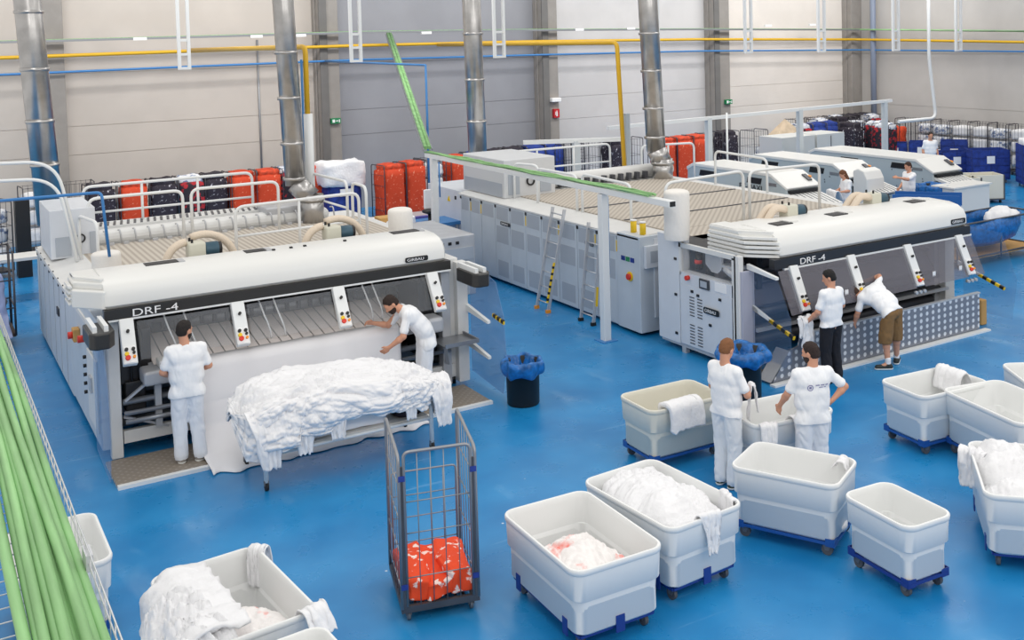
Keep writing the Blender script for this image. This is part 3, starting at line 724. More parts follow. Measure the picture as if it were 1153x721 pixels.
# ladder-side hooks and tall grey cabinet at the back
cab = thing('grey_cabinet', 'tall pale grey cabinet on the far end of the right ironer', 'cabinet', (11.7, 20.8, 1.75))
MB().box(10.95, 12.25, 20.3, 22.3, 1.78, 2.62).build('case', mat('pale grey case', (206, 208, 210), .45), cab, bevel=.02)
MB().box(10.94, 10.95, 20.4, 22.2, 1.8, 2.1).build('mesh_panel', PANEL2, cab)
for x in (11.05, 11.85): MB().box(x, x + .28, 20.285, 20.3, 1.85, 2.3).build('mesh_panel', PANEL2, cab)
cr = MB(); cr.tube([(11.6 + .09 * math.cos(a), 20.27, 2.12 + .09 * math.sin(a)) for a in [q * 2 * PI / 16 for q in range(16)]], .02, 6, closed=True); cr.build('round_emblem', BLACK, cab)
b = MB().cyl((12.3, 21.0, 1.95), (16.0, 21.0, 1.95), .17, 16); cr = b.build('roll_cover', WHITE, d2)
b = MB()
for k in range(12): x = 12.4 + k * .24; b.box(x, x + .09, 20.72, 20.86, 1.82, 1.98)
b.build('hook', DGREY, d2)
# ladders
def ladder(label, x, y0, y1, zt, lean, m, hz):
    t = thing('ladder', label, 'ladder', (x - lean, (y0 + y1) / 2, 0))
    for y in (y0, y1):
        r = MB().bar((x - lean, y, .03), (x, y + .0, zt), .03, .06).build('rail', m, t)
        MB().box(x - lean - .05, x - lean + .04, y - .03, y + .03, 0, .06).build('foot', ORB if hz else RUBBER, r)
    n = 7
    for k in range(n):
        q = (k + .6) / n; xx = x - lean * (1 - q); MB().cyl((xx, y0, zt * q), (xx, y1, zt * q), .014, 8).build('rung', m, t)
    if hz:
        s = MB().bar((x - lean * .97 - .03, y0, .2), (x - lean * .55 - .03, y0, .95), .035, .03).build('hazard_sleeve', YEL, t)
        b = MB()
        for k in range(6): q = .05 + k * .16; b.bar((x - lean * (.97 - .42 * q) - .034, y0, .2 + .75 * q), (x - lean * (.97 - .42 * (q + .06)) - .034, y0, .2 + .75 * (q + .06)), .038, .034)
        b.build('hazard_stripe', BLACK, s)
    return t
ladder('leaning aluminium ladder with a yellow and black sleeve', 10.66, 17.35, 17.78, 1.95, .42, ALU, True)
l2 = ladder('aluminium ladder beside the white gantry post', 10.66, 16.08, 16.5, 1.82, .22, ALU, False)
MB().bar((10.50, 16.06, .35), (10.53, 16.06, .7), .04, .03).build('yellow_tag', YEL, l2)
# feeder cabinets of the right machine
m4 = thing('feeding_machine', 'white hooded linen feeding machine at right with a perforated kickboard', 'machine', (10.72, 12.4, 0))
MB().box(10.72, 10.95, 13.87, 14.45, .14, 1.93).build('cabinet_door', CABW, m4, bevel=.008)
cd = MB().box(10.72, 10.95, 12.52, 13.85, .16, 1.16).build('cabinet_door', CABW, m4, bevel=.008)
b = MB()
for c0 in (0, 1):
    for g in (0, 1):
        for k in range(7): y = 13.62 - c0 * .2 - .02; z = (.98 if g == 0 else .52) - k * .05; b.box(10.712, 10.72, y - .12, y, z - .007, z + .007)
b.build('vent_slot', DGREY, cd)
b = MB()
for y, z in ((13.55, 1.08), (12.85, 1.08), (13.4, 1.04), (13.98, 1.55), (13.98, .95), (13.98, .3), (13.1, .62)): b.box(10.705, 10.72, y - .05, y + .01, z - .02, z + .02)
b.build('latch', BLACK, cd)
brand_plate(cd, LX(10.70, 13.22, .80), .38, .10)
MB().box(10.72, 10.9, 12.52, 13.85, 1.16, 1.36).build('control_panel', CABW, m4)
MB().cyl((10.66, 13.62, 1.29), (10.72, 13.62, 1.29), .04).build('emergency_stop', REDB, m4)
k = MB().box(10.69, 10.72, 13.08, 13.32, 1.18, 1.34).build('screen_frame', DGREY, m4, bevel=.006); MB().box(10.685, 10.69, 13.12, 13.28, 1.21, 1.31).build('screen', PANEL2, k)
MB().box(10.71, 10.72, 12.68, 12.95, 1.20, 1.34).build('label_plate', SIGNW, m4)
DK4.build('rear_deck', DECK2, m4)
# open window to the mechanism
b = MB().box(10.72, 10.78, 12.45, 12.55, .1, 1.80).box(10.72, 10.78, 13.82, 13.88, 1.3, 1.9).box(10.72, 10.78, 12.45, 13.88, 1.76, 1.84); b.build('window_frame', WHITE, m4, bevel=.005)
MB().box(10.74, 10.745, 12.55, 13.85, 1.36, 1.76).build('window_pane', PLEX, m4)
b = MB().box(11.3, 11.4, 12.6, 13.85, 1.2, 1.8); b.build('mechanism_wall', DARK, m4)
b = MB(); b.prism([(13.35, 1.75), (12.95, 1.75), (12.95, 1.52), (13.05, 1.44), (13.2, 1.44), (13.35, 1.55)], 'x', 10.86, 10.9); b.cyl((10.85, 12.6, 1.45), (10.85, 12.85, 1.55), .05); b.box(10.85, 11.1, 12.6, 13.0, 1.56, 1.6); b.build('bracket_plate', LGREY, m4)
b = MB().cyl((10.95, 13.62, 1.4), (10.95, 13.62, 1.68), .06, 12); b.cyl((10.95, 12.95, 1.42), (10.95, 12.6, 1.46), .055, 12); b.build('cylinder', BLACK, m4)
MB().cyl((10.93, 13.62, 1.5), (10.93, 13.62, 1.56), .066, 12).build('red_band', REDB, m4)
b = MB().box(10.74, 10.9, 12.5, 14.4, .10, .16)
for y in (12.6, 13.8): b.box(10.74, 10.82, y - .05, y + .05, .0, .1)
b.build('base_frame', LGREY, m4)
MB().box(10.72, 10.82, 12.38, 12.5, .14, 1.84).build('front_post', WHITE, m4, bevel=.01)
MB().box(10.75, 11.0, 12.34, 12.4, .2, 1.6).build('front_cheek', mat('lilac grey cheek', (176, 178, 194), .4), m4, bevel=.005)
MB().box(15.5, 15.75, 12.35, 12.5, .1, 1.7).build('front_post', WHITE, m4, bevel=.01)
MB().box(15.4, 15.75, 12.5, 14.4, .1, 1.75).build('side_panel', LGREY, m4, bevel=.01)
hood(m4, 11.25, 15.72, 12.02, 13.35, 1.80, 2.20, 2.16, 5, .36)
hh = MB().box(10.9, 15.6, 13.0, 14.3, 1.7, 1.80).build('inner_tray', DARK, m4)
MB().bar((11.1, 12.05, 1.72), (15.72, 12.05, 1.72), .12, .15).build('fascia_stripe', mat('blue black stripe', (34, 36, 42), .35), m4)
MB().box(11.3, 15.74, 11.98, 12.03, 1.615, 1.645).build('fascia_rail', RAILW, m4)
text('model_lettering', 'DRF -4', .135, FX(11.62, 11.985, 1.665), SIGNW, m4, .003, sx=1.4)
brand_plate(m4, FX(15.22, 12.0, 1.86), .38, .09)
for hx, hy in ((11.6, 12.45), (12.9, 12.5), (14.9, 12.55)):
    fr = MB().box(hx, hx + .34, hy, hy + .22, 2.20, 2.22).build('hatch', DARK, m4); MB().box(hx + .3, hx + .5, hy + .05, hy + .28, 2.2, 2.235).build('latch', HOODW, fr)
# dark interior with rollers
MB().box(10.98, 15.45, 13.4, 13.5, .1, 1.7).build('inner_wall', DARK, m4)
GL = mat('dull grey interior sheet', (120, 118, 126), .5, .1, var=.12)
MB().prism([(12.95, 1.66), (13.35, 1.66), (13.35, 1.0), (12.55, .92), (12.5, .98)], 'x', 11.05, 15.4).build('inner_shroud', GL, m4)
b = MB()
for z, y, r in ((.86, 12.55, .07), (.62, 12.5, .06), (.42, 12.6, .09), (1.45, 12.75, .045), (1.3, 12.65, .03)): b.cyl((11.0, y, z), (15.5, y, z), r, 14)
b.build('roller', DGREY, m4)
MB().bar((11.0, 12.3, .66), (15.5, 12.3, .66), .05, .05).build('cross_tube', LGREY, m4)
MB().bar((11.0, 12.25, .22), (15.5, 12.25, .22), .05, .08).build('cross_tube', DGREY, m4)
b = MB()
for x in (11.5, 12.3, 13.3, 14.3): b.tube(fillet([(x, 12.5, 1.62), (x + .2, 12.45, 1.35), (x + .55, 12.5, 1.5), (x + .9, 12.45, 1.38)], .3), .025, 6)
b.build('cable_hose', DGREY, m4)
ax2 = (11.47, 12.5, 13.95, 15.38) if False else (11.47, 12.72, 14.06, 15.38)
for x in ax2: 
    a = control_arm(m4, x, 12.0, 1.66, 11.70, 1.02, .17)
    b = MB()
    for k in range(3):
        b.cyl((x - .12 + .1 * k, 11.72, .93), (x - .12 + .1 * k, 11.66, .93), .028, 10)
    b.build('clamp_wheel', LGREY, a)
xs = (11.05,) + ax2 + (15.8,)
for x0, x1 in zip(xs, xs[1:]):
    b = MB(); b.add([(x0 + .1, 11.97, 1.62), (x1 - .1, 11.97, 1.62), (x1 - .1, 11.68, 1.0), (x0 + .1, 11.68, 1.0)], [(0, 1, 2, 3)])
    b.build('visor_pane', PLEXG, m4, solid=.008)
b = MB()
for x in (12.35, 13.0, 14.42, 15.1): b.box(x, x + .07, 11.74, 11.75, 1.12, 1.20)
b.build('warning_sticker', SIGNW, m4)
scr2 = [(12.5, 1.66), (12.5, .15), (11.85, .1), (11.5, .35), (11.5, 1.0), (11.8, 1.6)]
screen(m4, 10.95, scr2, 'side_screen', glassmat('faint clear screen', (120, 150, 190), .14)); screen(m4, 16.05, [(12.4, 1.7), (12.4, .2), (11.4, .2), (11.3, .9), (11.6, 1.68)], 'side_screen', MAT['faint clear screen'])
for x, s in ((10.95, 0), (15.9, 0)):
    a = MB().prism([(12.4, 1.0), (12.4, 1.08), (11.95, .92), (11.95, .88)], 'x', x, x + .04).build('guard_arm', RAILW, m4)
    b = MB().bar((x + .02, 11.97, .9), (x + .02, 11.45, .74), .04, .05).build('hazard_strip', YEL, a)
    b2 = MB()
    for q in range(3): b2.bar((x + .02, 11.88 - q * .17, .875 - .052 * q), (x + .02, 11.80 - q * .17, .85 - .052 * q), .044, .054)
    b2.build('hazard_stripe', BLACK, a)
MB().prism([(12.4, 1.62), (12.4, 1.70), (11.75, 1.60), (11.75, 1.56)], 'x', 10.9, 10.96).build('guard_arm', RAILW, m4)
# perforated kickboard with kerb
kb = thing('kickboard', 'perforated aluminium kickboard along the right feeding machine', 'guard board', (13.2, 11.7, 0))
b = MB().prism([(10.78, .04), (15.6, .04), (15.6, .66), (11.45, .66), (11.35, .60), (11.32, .50), (11.12, .46), (11.05, .36)], 'y', 11.72, 11.75); b.build('perforated_sheet', PERF, kb)
MB().box(11.4, 15.62, 11.71, 11.78, .655, .68).build('top_rail', LGREY, kb)
MB().prism([(11.05, .36), (11.12, .46), (10.8, .1), (10.74, .04)], 'y', 11.72, 12.0).build('end_gusset', MGREY, kb)
MB().box(15.62, 15.66, 11.8, 12.2, .04, .52).build('end_plate', LGREY, kb)
b = MB().box(10.72, 15.75, 11.6, 11.72, 0, .03); b.build('kerb', RAILW, kb)
tag(MB().box(15.9, 16.05, 11.9, 12.1, 0, .45).build('bin_stump', CARD, bevel=.02), 'small tan block standing at the end of the kickboard', 'box')
step_plate('dark step floor inside the right feeding machine', 10.9, 15.6, 11.78, 12.3)
# ================================================================ railings on the decks
def railing(label, tops, base, r=.028, mid=.42, posts=None, group=None):
    """tops: polyline of the handrail; posts drop from both ends (rounded) and from the listed fractions"""
    tops = [Vector(p) for p in tops]
    t = thing('railing', label, 'railing', (tops[0].x, tops[0].y, base), group)
    a, b = tops[0], tops[-1]
    MB().tube(fillet([(a.x, a.y, base)] + [tuple(p) for p in tops] + [(b.x, b.y, base)], .16, 5), r, 8).build('handrail', RAILW, t)
    if mid:
        MB().tube([(p.x, p.y, p.z - mid) for p in tops], r * .8, 8).build('mid_rail', RAILW, t)
    for q in (posts or ()):
        p = a.lerp(b, q); MB().tube([(p.x, p.y, base), (p.x, p.y, p.z)], r * .9, 8).build('post', RAILW, t)
    return t
railing('white rail across the back of the left deck, left length', [(2.75, 21.7, 2.68), (5.9, 21.7, 2.68)], 1.7, mid=.5, posts=(.33, .66))
railing('white rail over the slotted guide of the left machine, nearer one', [(2.62, 20.1, 2.66), (4.2, 20.1, 2.66)], 1.72, mid=0)
railing('white rail over the slotted guide, beside its twin in the middle', [(4.35, 20.1, 2.66), (5.95, 20.1, 2.66)], 1.72, mid=0)
railing('white rail standing across the middle of the left deck', [(4.62, 18.1, 2.55), (6.8, 18.1, 2.58)], 1.72, mid=.5, posts=(.5,))
railing('white rail along the right edge of the left deck, by the duct', [(6.95, 21.2, 2.62), (6.95, 19.1, 2.66)], 1.72, mid=.5)
railing('short white rail at the right edge of the left deck, nearest', [(6.98, 18.9, 2.66), (6.98, 18.2, 2.66)], 1.72, mid=0)
railing('low white rail by the white exhaust box', [(2.45, 20.0, 2.4), (2.6, 19.0, 2.4)], 1.7, mid=0)
t = thing('stair_railing', 'double white stair rail curving down at the far left edge', 'railing', (2.5, 19.6, 1.7))
for q, w in ((0, 3.40), (.08, 3.12)):
    MB().tube(fillet([(-1.5, 20.6 - q, w + .05), (2.1, 19.7 - q, w), (2.42 - q, 19.6 - q, 1.7)], .45, 8), .028, 8).build('rail_tube', RAILW, t)
railing('white rail at the left edge of the mesh deck, beside the grey cabinet', [(11.15, 20.2, 2.55), (11.35, 19.5, 2.55)], 1.74, mid=0)
railing('white rail at the left edge of the mesh deck, behind the first ladder', [(11.2, 19.3, 2.52), (11.3, 17.9, 2.5)], 1.74, mid=0)
railing('white rail at the left edge of the mesh deck, behind the gantry post', [(11.3, 17.7, 2.55), (11.35, 16.1, 2.5)], 1.74, mid=0)
railing('long white rail along the back of the mesh deck', [(11.9, 22.3, 2.55), (15.1, 22.3, 2.53)], 1.74, mid=.45, posts=(.33, .66))
railing('white rail along the back of the mesh deck, right of the duct', [(15.8, 21.9, 2.45), (17.5, 21.9, 2.4)], 1.5, mid=0, posts=(.5,))
railing('white rail across the near end of the mesh deck, left length', [(11.25, 14.9, 2.66), (13.05, 14.9, 2.72)], 1.80, mid=0)
railing('white rail across the near end of the mesh deck, right length', [(13.2, 14.9, 2.70), (15.0, 14.9, 2.68)], 1.80, mid=0)
railing('white rail along the right edge of the mesh deck', [(15.8, 19.0, 2.55), (15.75, 17.2, 2.52)], 1.78, mid=0)
# ================================================================ three flatwork folders behind the right machine
def folder(label, x0, y0, w, L, zt, txt, big):
    t = thing('folding_machine', label, 'machine', (x0, y0, 0), 'flatwork folding machines')
    GM = mat('folder grey flank', (176, 188, 194), .42)
    prof = [(y0 + .1, .25), (y0 + L, .25), (y0 + L, zt - .12), (y0 + L - .3, zt), (y0 + .75, zt), (y0 + .15, zt - .32), (y0 + .1, zt - .6)]
    MB().prism(prof, 'x', x0, x0 + w).build('body', GM, t, bevel=.03)
    top = [(y0 + L + .02, zt - .10), (y0 + L - .28, zt + .03), (y0 + .72, zt + .03), (y0 + .08, zt - .30), (y0 + .12, zt - .36), (y0 + .74, zt - .06), (y0 + L - .3, zt - .06), (y0 + L, zt - .2)]
    hd = MB().prism(top, 'x', x0 - .02, x0 + w + .02).build('top_cover', HOODW, t, bevel=.02)
    MB().bar((x0 + w * .78, y0 + .38, zt - .12), (x0 + w * .9, y0 + .38, zt - .12), .28, .03, up=(0, -.5, 1)).build('control_screen', DGREY, hd)
    MB().cyl((x0 + w * .94, y0 + .4, zt - .13), (x0 + w * .94, y0 + .39, zt - .09), .05).build('stop_button', ORB, hd)
    b = MB()
    for q in ((y0 + 1.6, y0 + .95 + .1), (y0 + 3.6, y0 + 2.9)): b.prism([(q[0], zt - .14), (q[1], zt - .14), (q[1] + .05, zt - .30), (q[0] + .05, zt - .30)], 'x', x0 - .012, x0 + .01)
    b.build('side_window', BLACK, t)
    b = MB()
    for k in range(14): yy = y0 + .3 + (k * .37) % 1.3; zz = .5 + (k * .29) % .7; b.box(x0 - .008, x0, yy, yy + .03, zz, zz + .03)
    b.build('bolt', DGREY, t)
    MB().box(x0 - .01, x0, y0 + .5, y0 + .85, zt - .30, zt - .22).build('name_badge', MGREY, t)
    if txt: text('model_lettering', txt, .20, LX(x0 - .012, y0 + 1.95, zt - .47), DARK, t, .003, sx=1.2)
    tb = MB().prism([(y0 + .15, zt - .44), (y0 - .75, zt - .66), (y0 - .75, zt - .70), (y0 + .15, zt - .52)], 'x', x0 + .05, x0 + w - .05).build('feed_table', HOODW, t)
    b = MB()
    for k in range(1, 8): xx = x0 + .05 + k * (w - .1) / 8; b.prism([(y0 + .12, zt - .435), (y0 - .72, zt - .64), (y0 - .72, zt - .67), (y0 + .12, zt - .47)], 'x', xx, xx + .02)
    b.build('table_seam', MGREY, tb)
    MB().prism([(y0 + .1, zt - .52), (y0 - .65, zt - .72), (y0 + .1, zt - 1.0)], 'x', x0 + .1, x0 + w - .1).build('table_bracket', DARK, t)
    MB().box(x0 + .05, x0 + w - .05, y0 + .03, y0 + .14, zt - .44, zt - .37).build('feed_slot', BLACK, t)
    b = MB()
    for yy in (y0 + .3, y0 + L - .4):
        for xx in (x0 + .1, x0 + w - .2): b.box(xx, xx + .1, yy, yy + .1, 0, .26)
    b.build('leg', DGREY, t)
    return t
folder('nearest of three small folding machines, behind the mesh deck', 19.0, 19.9, 1.15, 4.2, 1.55, 'FT-MAXI', 0)
folder('middle of three small folding machines, girl before its flank', 21.7, 20.3, 1.15, 4.2, 1.55, '', 1)
folder('farthest of three small folding machines, its table over the beige bins', 24.4, 19.7, 1.2, 5.0, 1.5, '', 2)
t = thing('floor_mat', 'low white deck ledge beside the mesh deck with black boxes', 'platform', (17.5, 19, 0))
MB().box(16.0, 18.7, 16.5, 23.0, 0, .85).build('platform', WHITE, t, bevel=.01); t.name = 'conveyor_platform'
MB().box(16.4, 18.2, 21.6, 22.9, .85, .90).build('ledge', BLUEP, t)
MB().box(17.8, 18.6, 20.6, 21.4, .85, 1.15).build('control_box', BLACK, t)
# white arched cover before the middle folder
tag(MB().prism([(19.75, .2), (20.28, .2), (20.28, 1.45), (20.1, 1.52), (19.9, 1.46), (19.78, 1.25)], 'x', 21.68, 22.35).build('feeding_hood', HOODW, bevel=.03), 'white rounded feeding hood right of the girl', 'machine')
# tall pale grey lockers behind the folders
for i, (x, w, lb) in enumerate(((24.4, 1.5, 'pale grey steel cabinet behind the folders, wider one'), (26.0, 1.3, 'pale grey steel cabinet behind the folders, right of the wide one'))):
    t = thing('steel_cabinet', lb, 'cabinet', (x, 26.2, 0), 'steel cabinets')
    MB().box(x, x + w, 25.9, 27.0, 0, 1.75).build('case', mat('pale cabinet', (206, 208, 206), .5), t, bevel=.01)
    MB().box(x + w * .5 - .01, x + w * .5 + .01, 25.885, 25.9, .1, 1.68).build('door_gap', DGREY, t)
# white gantries among the folders
def gantry(label, x0, y0, x1, y1, z, posts):
    t = thing('service_gantry', label, 'gantry', (x0, y0, 0), 'small service gantries')
    MB().bar((x0, y0, z), (x1, y1, z), .12, .10).build('beam', RAILW, t)
    for k in posts: px = x0 + (x1 - x0) * k; py = y0 + (y1 - y0) * k; MB().box(px - .08, px + .08, py - .08, py + .08, 0, z).build('post', mat('pale post', (206, 212, 214), .5), t)
gantry('white gantry before the orange cages, left of the rightmost duct', 13.2, 23.4, 15.6, 22.2, 2.62, (.5,))
gantry('long white gantry beam over the folders, two posts', 16.2, 24.0, 29.2, 25.5, 2.75, (.30, .62, .97))
tag(MB().tube([(20.6, 24.2, 0), (20.6, 24.2, 2.9)], .03).build('thin_post', RAILW), 'thin white post left of the steel cabinets', 'post')
# ================================================================ roll cages along the walls
def lump(b, x0, x1, y0, y1, z0, z1, seed, amp=.05, n=5):
    """closed lumpy box"""
    V = {}; fs = []
    def pt(i, j, k):
        key = (i, j, k)
        if key not in V:
            p = Vector((x0 + (x1 - x0) * i / n, y0 + (y1 - y0) * j / n, z0 + (z1 - z0) * k / (n + 2)))
            c = Vector(((x0 + x1) / 2, (y0 + y1) / 2, (z0 + z1) / 2)); d = p - c
            q = noise.noise_vector(p * 3.1 + Vector((seed * 7.3, seed * 1.7, 0)))
            cn = (i in (0, n)) + (j in (0, n)) + (k in (0, n + 2))
            p = p - d.normalized() * (.035 * (cn - 1)) + q * amp
            V[key] = len(V); pts.append(p)
        return V[key]
    pts = []
    def face(a, b_, c, d): fs.append((pt(*a), pt(*b_), pt(*c), pt(*d)))
    m = n + 2
    for i in range(n):
        for j in range(n): face((i, j, 0), (i, j + 1, 0), (i + 1, j + 1, 0), (i + 1, j, 0)); face((i, j, m), (i + 1, j, m), (i + 1, j + 1, m), (i, j + 1, m))
    for i in range(n):
        for k in range(m):
            face((i, 0, k), (i + 1, 0, k), (i + 1, 0, k + 1), (i, 0, k + 1)); face((i, n, k), (i, n, k + 1), (i + 1, n, k + 1), (i + 1, n, k))
            face((0, i, k), (0, i, k + 1), (0, i + 1, k + 1), (0, i + 1, k)); face((n, i, k), (n, i + 1, k), (n, i + 1, k + 1), (n, i, k + 1))
    b.add(pts, fs, True); return b
FRAME = mat('dark cage wire', (92, 90, 94), .45, .6)
def far_cage(kind, seed=0, h=1.78, w=.72, d=.66):
    t = thing('roll_cage', '', 'roll cage')
    b = MB()
    for x in (-w / 2, w / 2):
        b.tube(fillet([(x, -d / 2, .15), (x, -d / 2, h), (x, d / 2, h), (x, d / 2, .15)], .06, 3), .014, 6)
        for z in (.5, .85, 1.2, 1.5): b.bar((x, -d / 2, z), (x, d / 2, z), .008, .008)
    b.build('side_frame', FRAME, t)
    b = MB()
    for z in (.3, .75, 1.2, h - .02): b.bar((-w / 2, d / 2, z), (w / 2, d / 2, z), .01, .01)
    for k in range(1, 6): b.bar((-w / 2 + w * k / 6, d / 2, .15), (-w / 2 + w * k / 6, d / 2, h), .008, .008)
    if kind in ('empty', 'sign', 'white', 'grey'):
        for z in (.4, .8, 1.2, h - .02): b.bar((-w / 2, -d / 2, z), (w / 2, -d / 2, z), .01, .01)
        for k in range(1, 6): b.bar((-w / 2 + w * k / 6, -d / 2, .15), (-w / 2 + w * k / 6, -d / 2, h), .008, .008)
    b.build('wire_panel', FRAME, t)
    MB().box(-w / 2, w / 2, -d / 2, d / 2, .12, .16).build('base', FRAME, t)
    for x in (-w / 2 + .08, w / 2 - .08):
        for y in (-d / 2 + .08, d / 2 - .08): MB().cyl((x - .015, y, .06), (x + .015, y, .06), .06, 10).build('wheel', CASTER, t)
    mm = {'orange': ORFAR, 'navy': NAVY, 'dark': NAVBAG, 'mixed': MIXBAG, 'white': LINEN, 'grey': GREYMIX, 'blue': NAVY}.get(kind)
    if kind in ('orange', 'navy', 'dark', 'mixed', 'blue'):
        b = MB(); lump(b, -w / 2 + .03, w / 2 - .03, -d / 2 - .02, d / 2 - .03, .17, h - .12, seed, .045); b.build('laundry_bag', mm, t)
        b = MB(); lump(b, -w / 2 + .06, w / 2 - .06, -d / 2 + .04, d / 2 - .06, h - .3, h + .02, seed + 3, .07, 4); b.build('top_laundry', {'orange': ORANGE, 'mixed': GREYMIX, 'dark': DNAVY}.get(kind, NAVY), t)
    elif kind in ('white', 'grey'):
        for k, (z0, z1) in enumerate(((.3, .72), (.8, 1.2), (1.25, 1.6))):
            b = MB(); lump(b, -w / 2 + .05, w / 2 - .05, -d / 2 + .03, d / 2 - .05, z0, z1, seed + k, .03, 4); b.build('folded_stack', mm, t)
    elif kind == 'sign':
        MB().box(-.08, .08, -d / 2 - .02, -d / 2 - .01, 1.2, 1.42).build('tag_plate', BLACK, t)
    return t
protos = {}
def put_cage(kind, x, y, rz, label, group, h=1.0):
    if kind not in protos: o = far_cage(kind, len(protos) * 5.3 + 1); protos[kind] = o
    else: o = copy_tree(protos[kind])
    o.location = (x, y, 0); o.rotation_euler = (0, 0, rz); o.scale = (1, 1, h); o['label'] = label
    o['group'] = group
    return o
G1, G2, G3, G4, G5 = 'roll cages at the left wall bay', 'orange roll cages left of the left column', 'roll cages before the dark wall bay', 'roll cages in the long back row', 'roll cages along the right wall'
row = [
 ('white', 2.75, 30.4, .1, 'wire cage with a bit of white linen behind the white box', G1), ('empty', 3.75, 30.5, 0, 'empty wire cage right of the leftmost duct', G1),
 ('dark', 4.15, 29.6, .05, 'leftmost dark bagged cage behind the blue air pipe', G1), ('orange', 4.95, 29.6, 0, 'single orange bagged cage between dark ones at the left', G1),
 ('dark', 5.68, 29.6, -.05, 'dark bagged cage right of the single orange one', G1), ('mixed', 6.38, 29.7, .0, 'dark red bagged cage with a white roll before it', G1), ('dark', 7.02, 29.8, .05, 'dark bagged cage ending the left row', G1),
 ('orange', 7.75, 29.7, .1, 'leftmost cage of the orange row left of the bent duct', G2), ('orange', 8.45, 29.6, 0, 'second orange cage of the row left of the bent duct', G2), ('mixed', 9.1, 29.8, 0, 'red and dark cage inside the orange row', G2), ('orange', 9.75, 29.6, 0, 'last orange cage, partly behind the bent duct', G2),
 ('orange', 11.55, 28.3, .2, 'big orange printed cage right of the grey column', G3), ('orange', 12.3, 28.5, .2, 'orange cage with its mouth open, right of the big one', G3), ('white', 13.1, 28.9, .1, 'cage with stacked white linen between orange ones', G3), ('orange', 14.0, 29.0, .1, 'orange cage with a slumped top before the dark bay', G3),
 ('navy', 14.85, 29.4, .1, 'navy cage behind the left gantry post', G3), ('dark', 15.6, 29.6, 0, 'dark cage between the gantry post and the middle duct', G4), ('dark', 16.35, 29.7, 0, 'dark cage behind the middle duct', G4), ('navy', 17.1, 29.8, 0, 'navy covered cage above the grey cabinet, left', G4), ('navy', 17.85, 29.9, 0, 'navy covered cage above the grey cabinet, right', G4),
 ('empty', 18.6, 30.0, 0, 'empty wire cage left of the centre column', G4), ('empty', 19.35, 30.0, .1, 'empty wire cage before the centre column', G4), ('empty', 18.2, 29.2, 0, 'empty wire cage in front of the other empty ones', G4),
 ('dark', 20.0, 29.3, 0, 'dark cage right of the centre column', G4), ('empty', 20.75, 29.5, 0, 'wire cage between the dark and the orange cages', G4), ('orange', 21.5, 28.6, .1, 'leftmost of three orange cages by the yellow drop pipe', G4), ('orange', 22.25, 28.6, .0, 'middle of three orange cages by the yellow drop pipe', G4), ('orange', 23.0, 28.7, .0, 'rightmost of three orange cages by the yellow drop pipe', G4), ('empty', 23.75, 28.9, 0, 'wire cage right behind the yellow drop pipe', G4),
 ('dark', 24.6, 29.0, 0, 'dark printed cage right of the rightmost duct', G4), ('sign', 25.6, 28.6, .1, 'empty tall cage with a small black tag', G4),
 ('mixed', 28.2, 29.0, 0, 'red bagged cage right of the exit sign column', G4), ('navy', 28.95, 29.0, 0, 'navy cage behind the left post of the long gantry', G4), ('navy', 29.7, 29.1, 0, 'navy cage right of the long gantry post', G4)]
for r_ in row: put_cage(*r_)
lbs = ['brownish cage behind the steel cabinets, %s' % s for s in ('first from the navy cages', 'second from the navy cages', 'third from the navy cages', 'fourth from the navy cages', 'left of the gantry post', 'right of the gantry post', 'third from the corner', 'second from the corner', 'next to the corner')]
for i, (x, k) in enumerate(((30.0, 'grey'), (30.5, 'mixed'), (31.1, 'white'), (31.6, 'dark'), (32.1, 'mixed'), (32.6, 'grey'), (33.0, 'dark'), (33.4, 'mixed'), (33.7, 'dark'))):
    put_cage(k, x - .1, 30.9 - (i % 2) * .7, 0, lbs[i], 'dark mixed cages behind the steel cabinets')
for (x, y, k, lb) in ((31.0, 27.8, 'mixed', 'dark cage of tangled bags left of the orange heap'), (29.9, 28.0, 'dark', 'dark cage right of the steel cabinets'), (30.5, 26.9, 'mixed', 'dark red cage of tangled bags before the corner'),
                      (32.9, 27.9, 'empty', 'empty wire cage first along the right wall'), (33.1, 27.1, 'grey', 'cage of pale folded laundry beside the empty one'), (33.0, 26.3, 'grey', 'cage of pale laundry left of the standing man'), (33.1, 25.5, 'white', 'cage of white linen behind the standing man'),
                      (33.2, 24.7, 'white', 'cage of white linen right of the standing man'), (33.1, 23.9, 'grey', 'grey striped laundry cage along the right wall'), (33.2, 23.1, 'white', 'white laundry cage along the right wall, third from right'), (33.2, 22.3, 'white', 'white laundry cage along the right wall, second from right'), (33.3, 21.4, 'empty', 'last empty wire cage along the right wall')):
    put_cage(k, x, y, -PI / 2 + .1, lb, G5)
put_cage('grey', 1.55, 28.0, .3, 'cage of grey green laundry at the far left edge', G1)
# covered bin with white sheet
t = thing('covered_cart', 'navy cart covered with a white sheet left of the grey column', 'cart', (10.35, 29.0, 0))
lump(MB(), 9.9, 10.85, 28.6, 29.4, .15, 1.25, 9, .02).build('bag', NAVY, t)
b = MB(); lump(b, 9.75, 10.95, 28.5, 29.5, 1.2, 1.9, 4, .08, 7); b.build('sheet', LINEN, t); MB().box(10.2, 10.5, 28.55, 28.58, .95, 1.15).build('tag_plate', SIGNW, t)
tag(lump(MB(), 25.9, 27.9, 28.0, 28.9, .1, 1.15, 3, .05).build('wrapped_pallet', GREYMIX), 'low wrapped pallet of pale bags before the exit sign column', 'pallet')
b = MB(); lump(b, 26.0, 27.8, 28.1, 28.8, 1.1, 1.3, 8, .05); b.add([(26.0, 28.0, 1.3), (27.8, 28.0, 1.3), (27.7, 28.8, 1.3), (26.1, 28.8, 1.3), (26.9, 28.4, 2.1)], [(0, 1, 4), (1, 2, 4), (2, 3, 4), (3, 0, 4)])
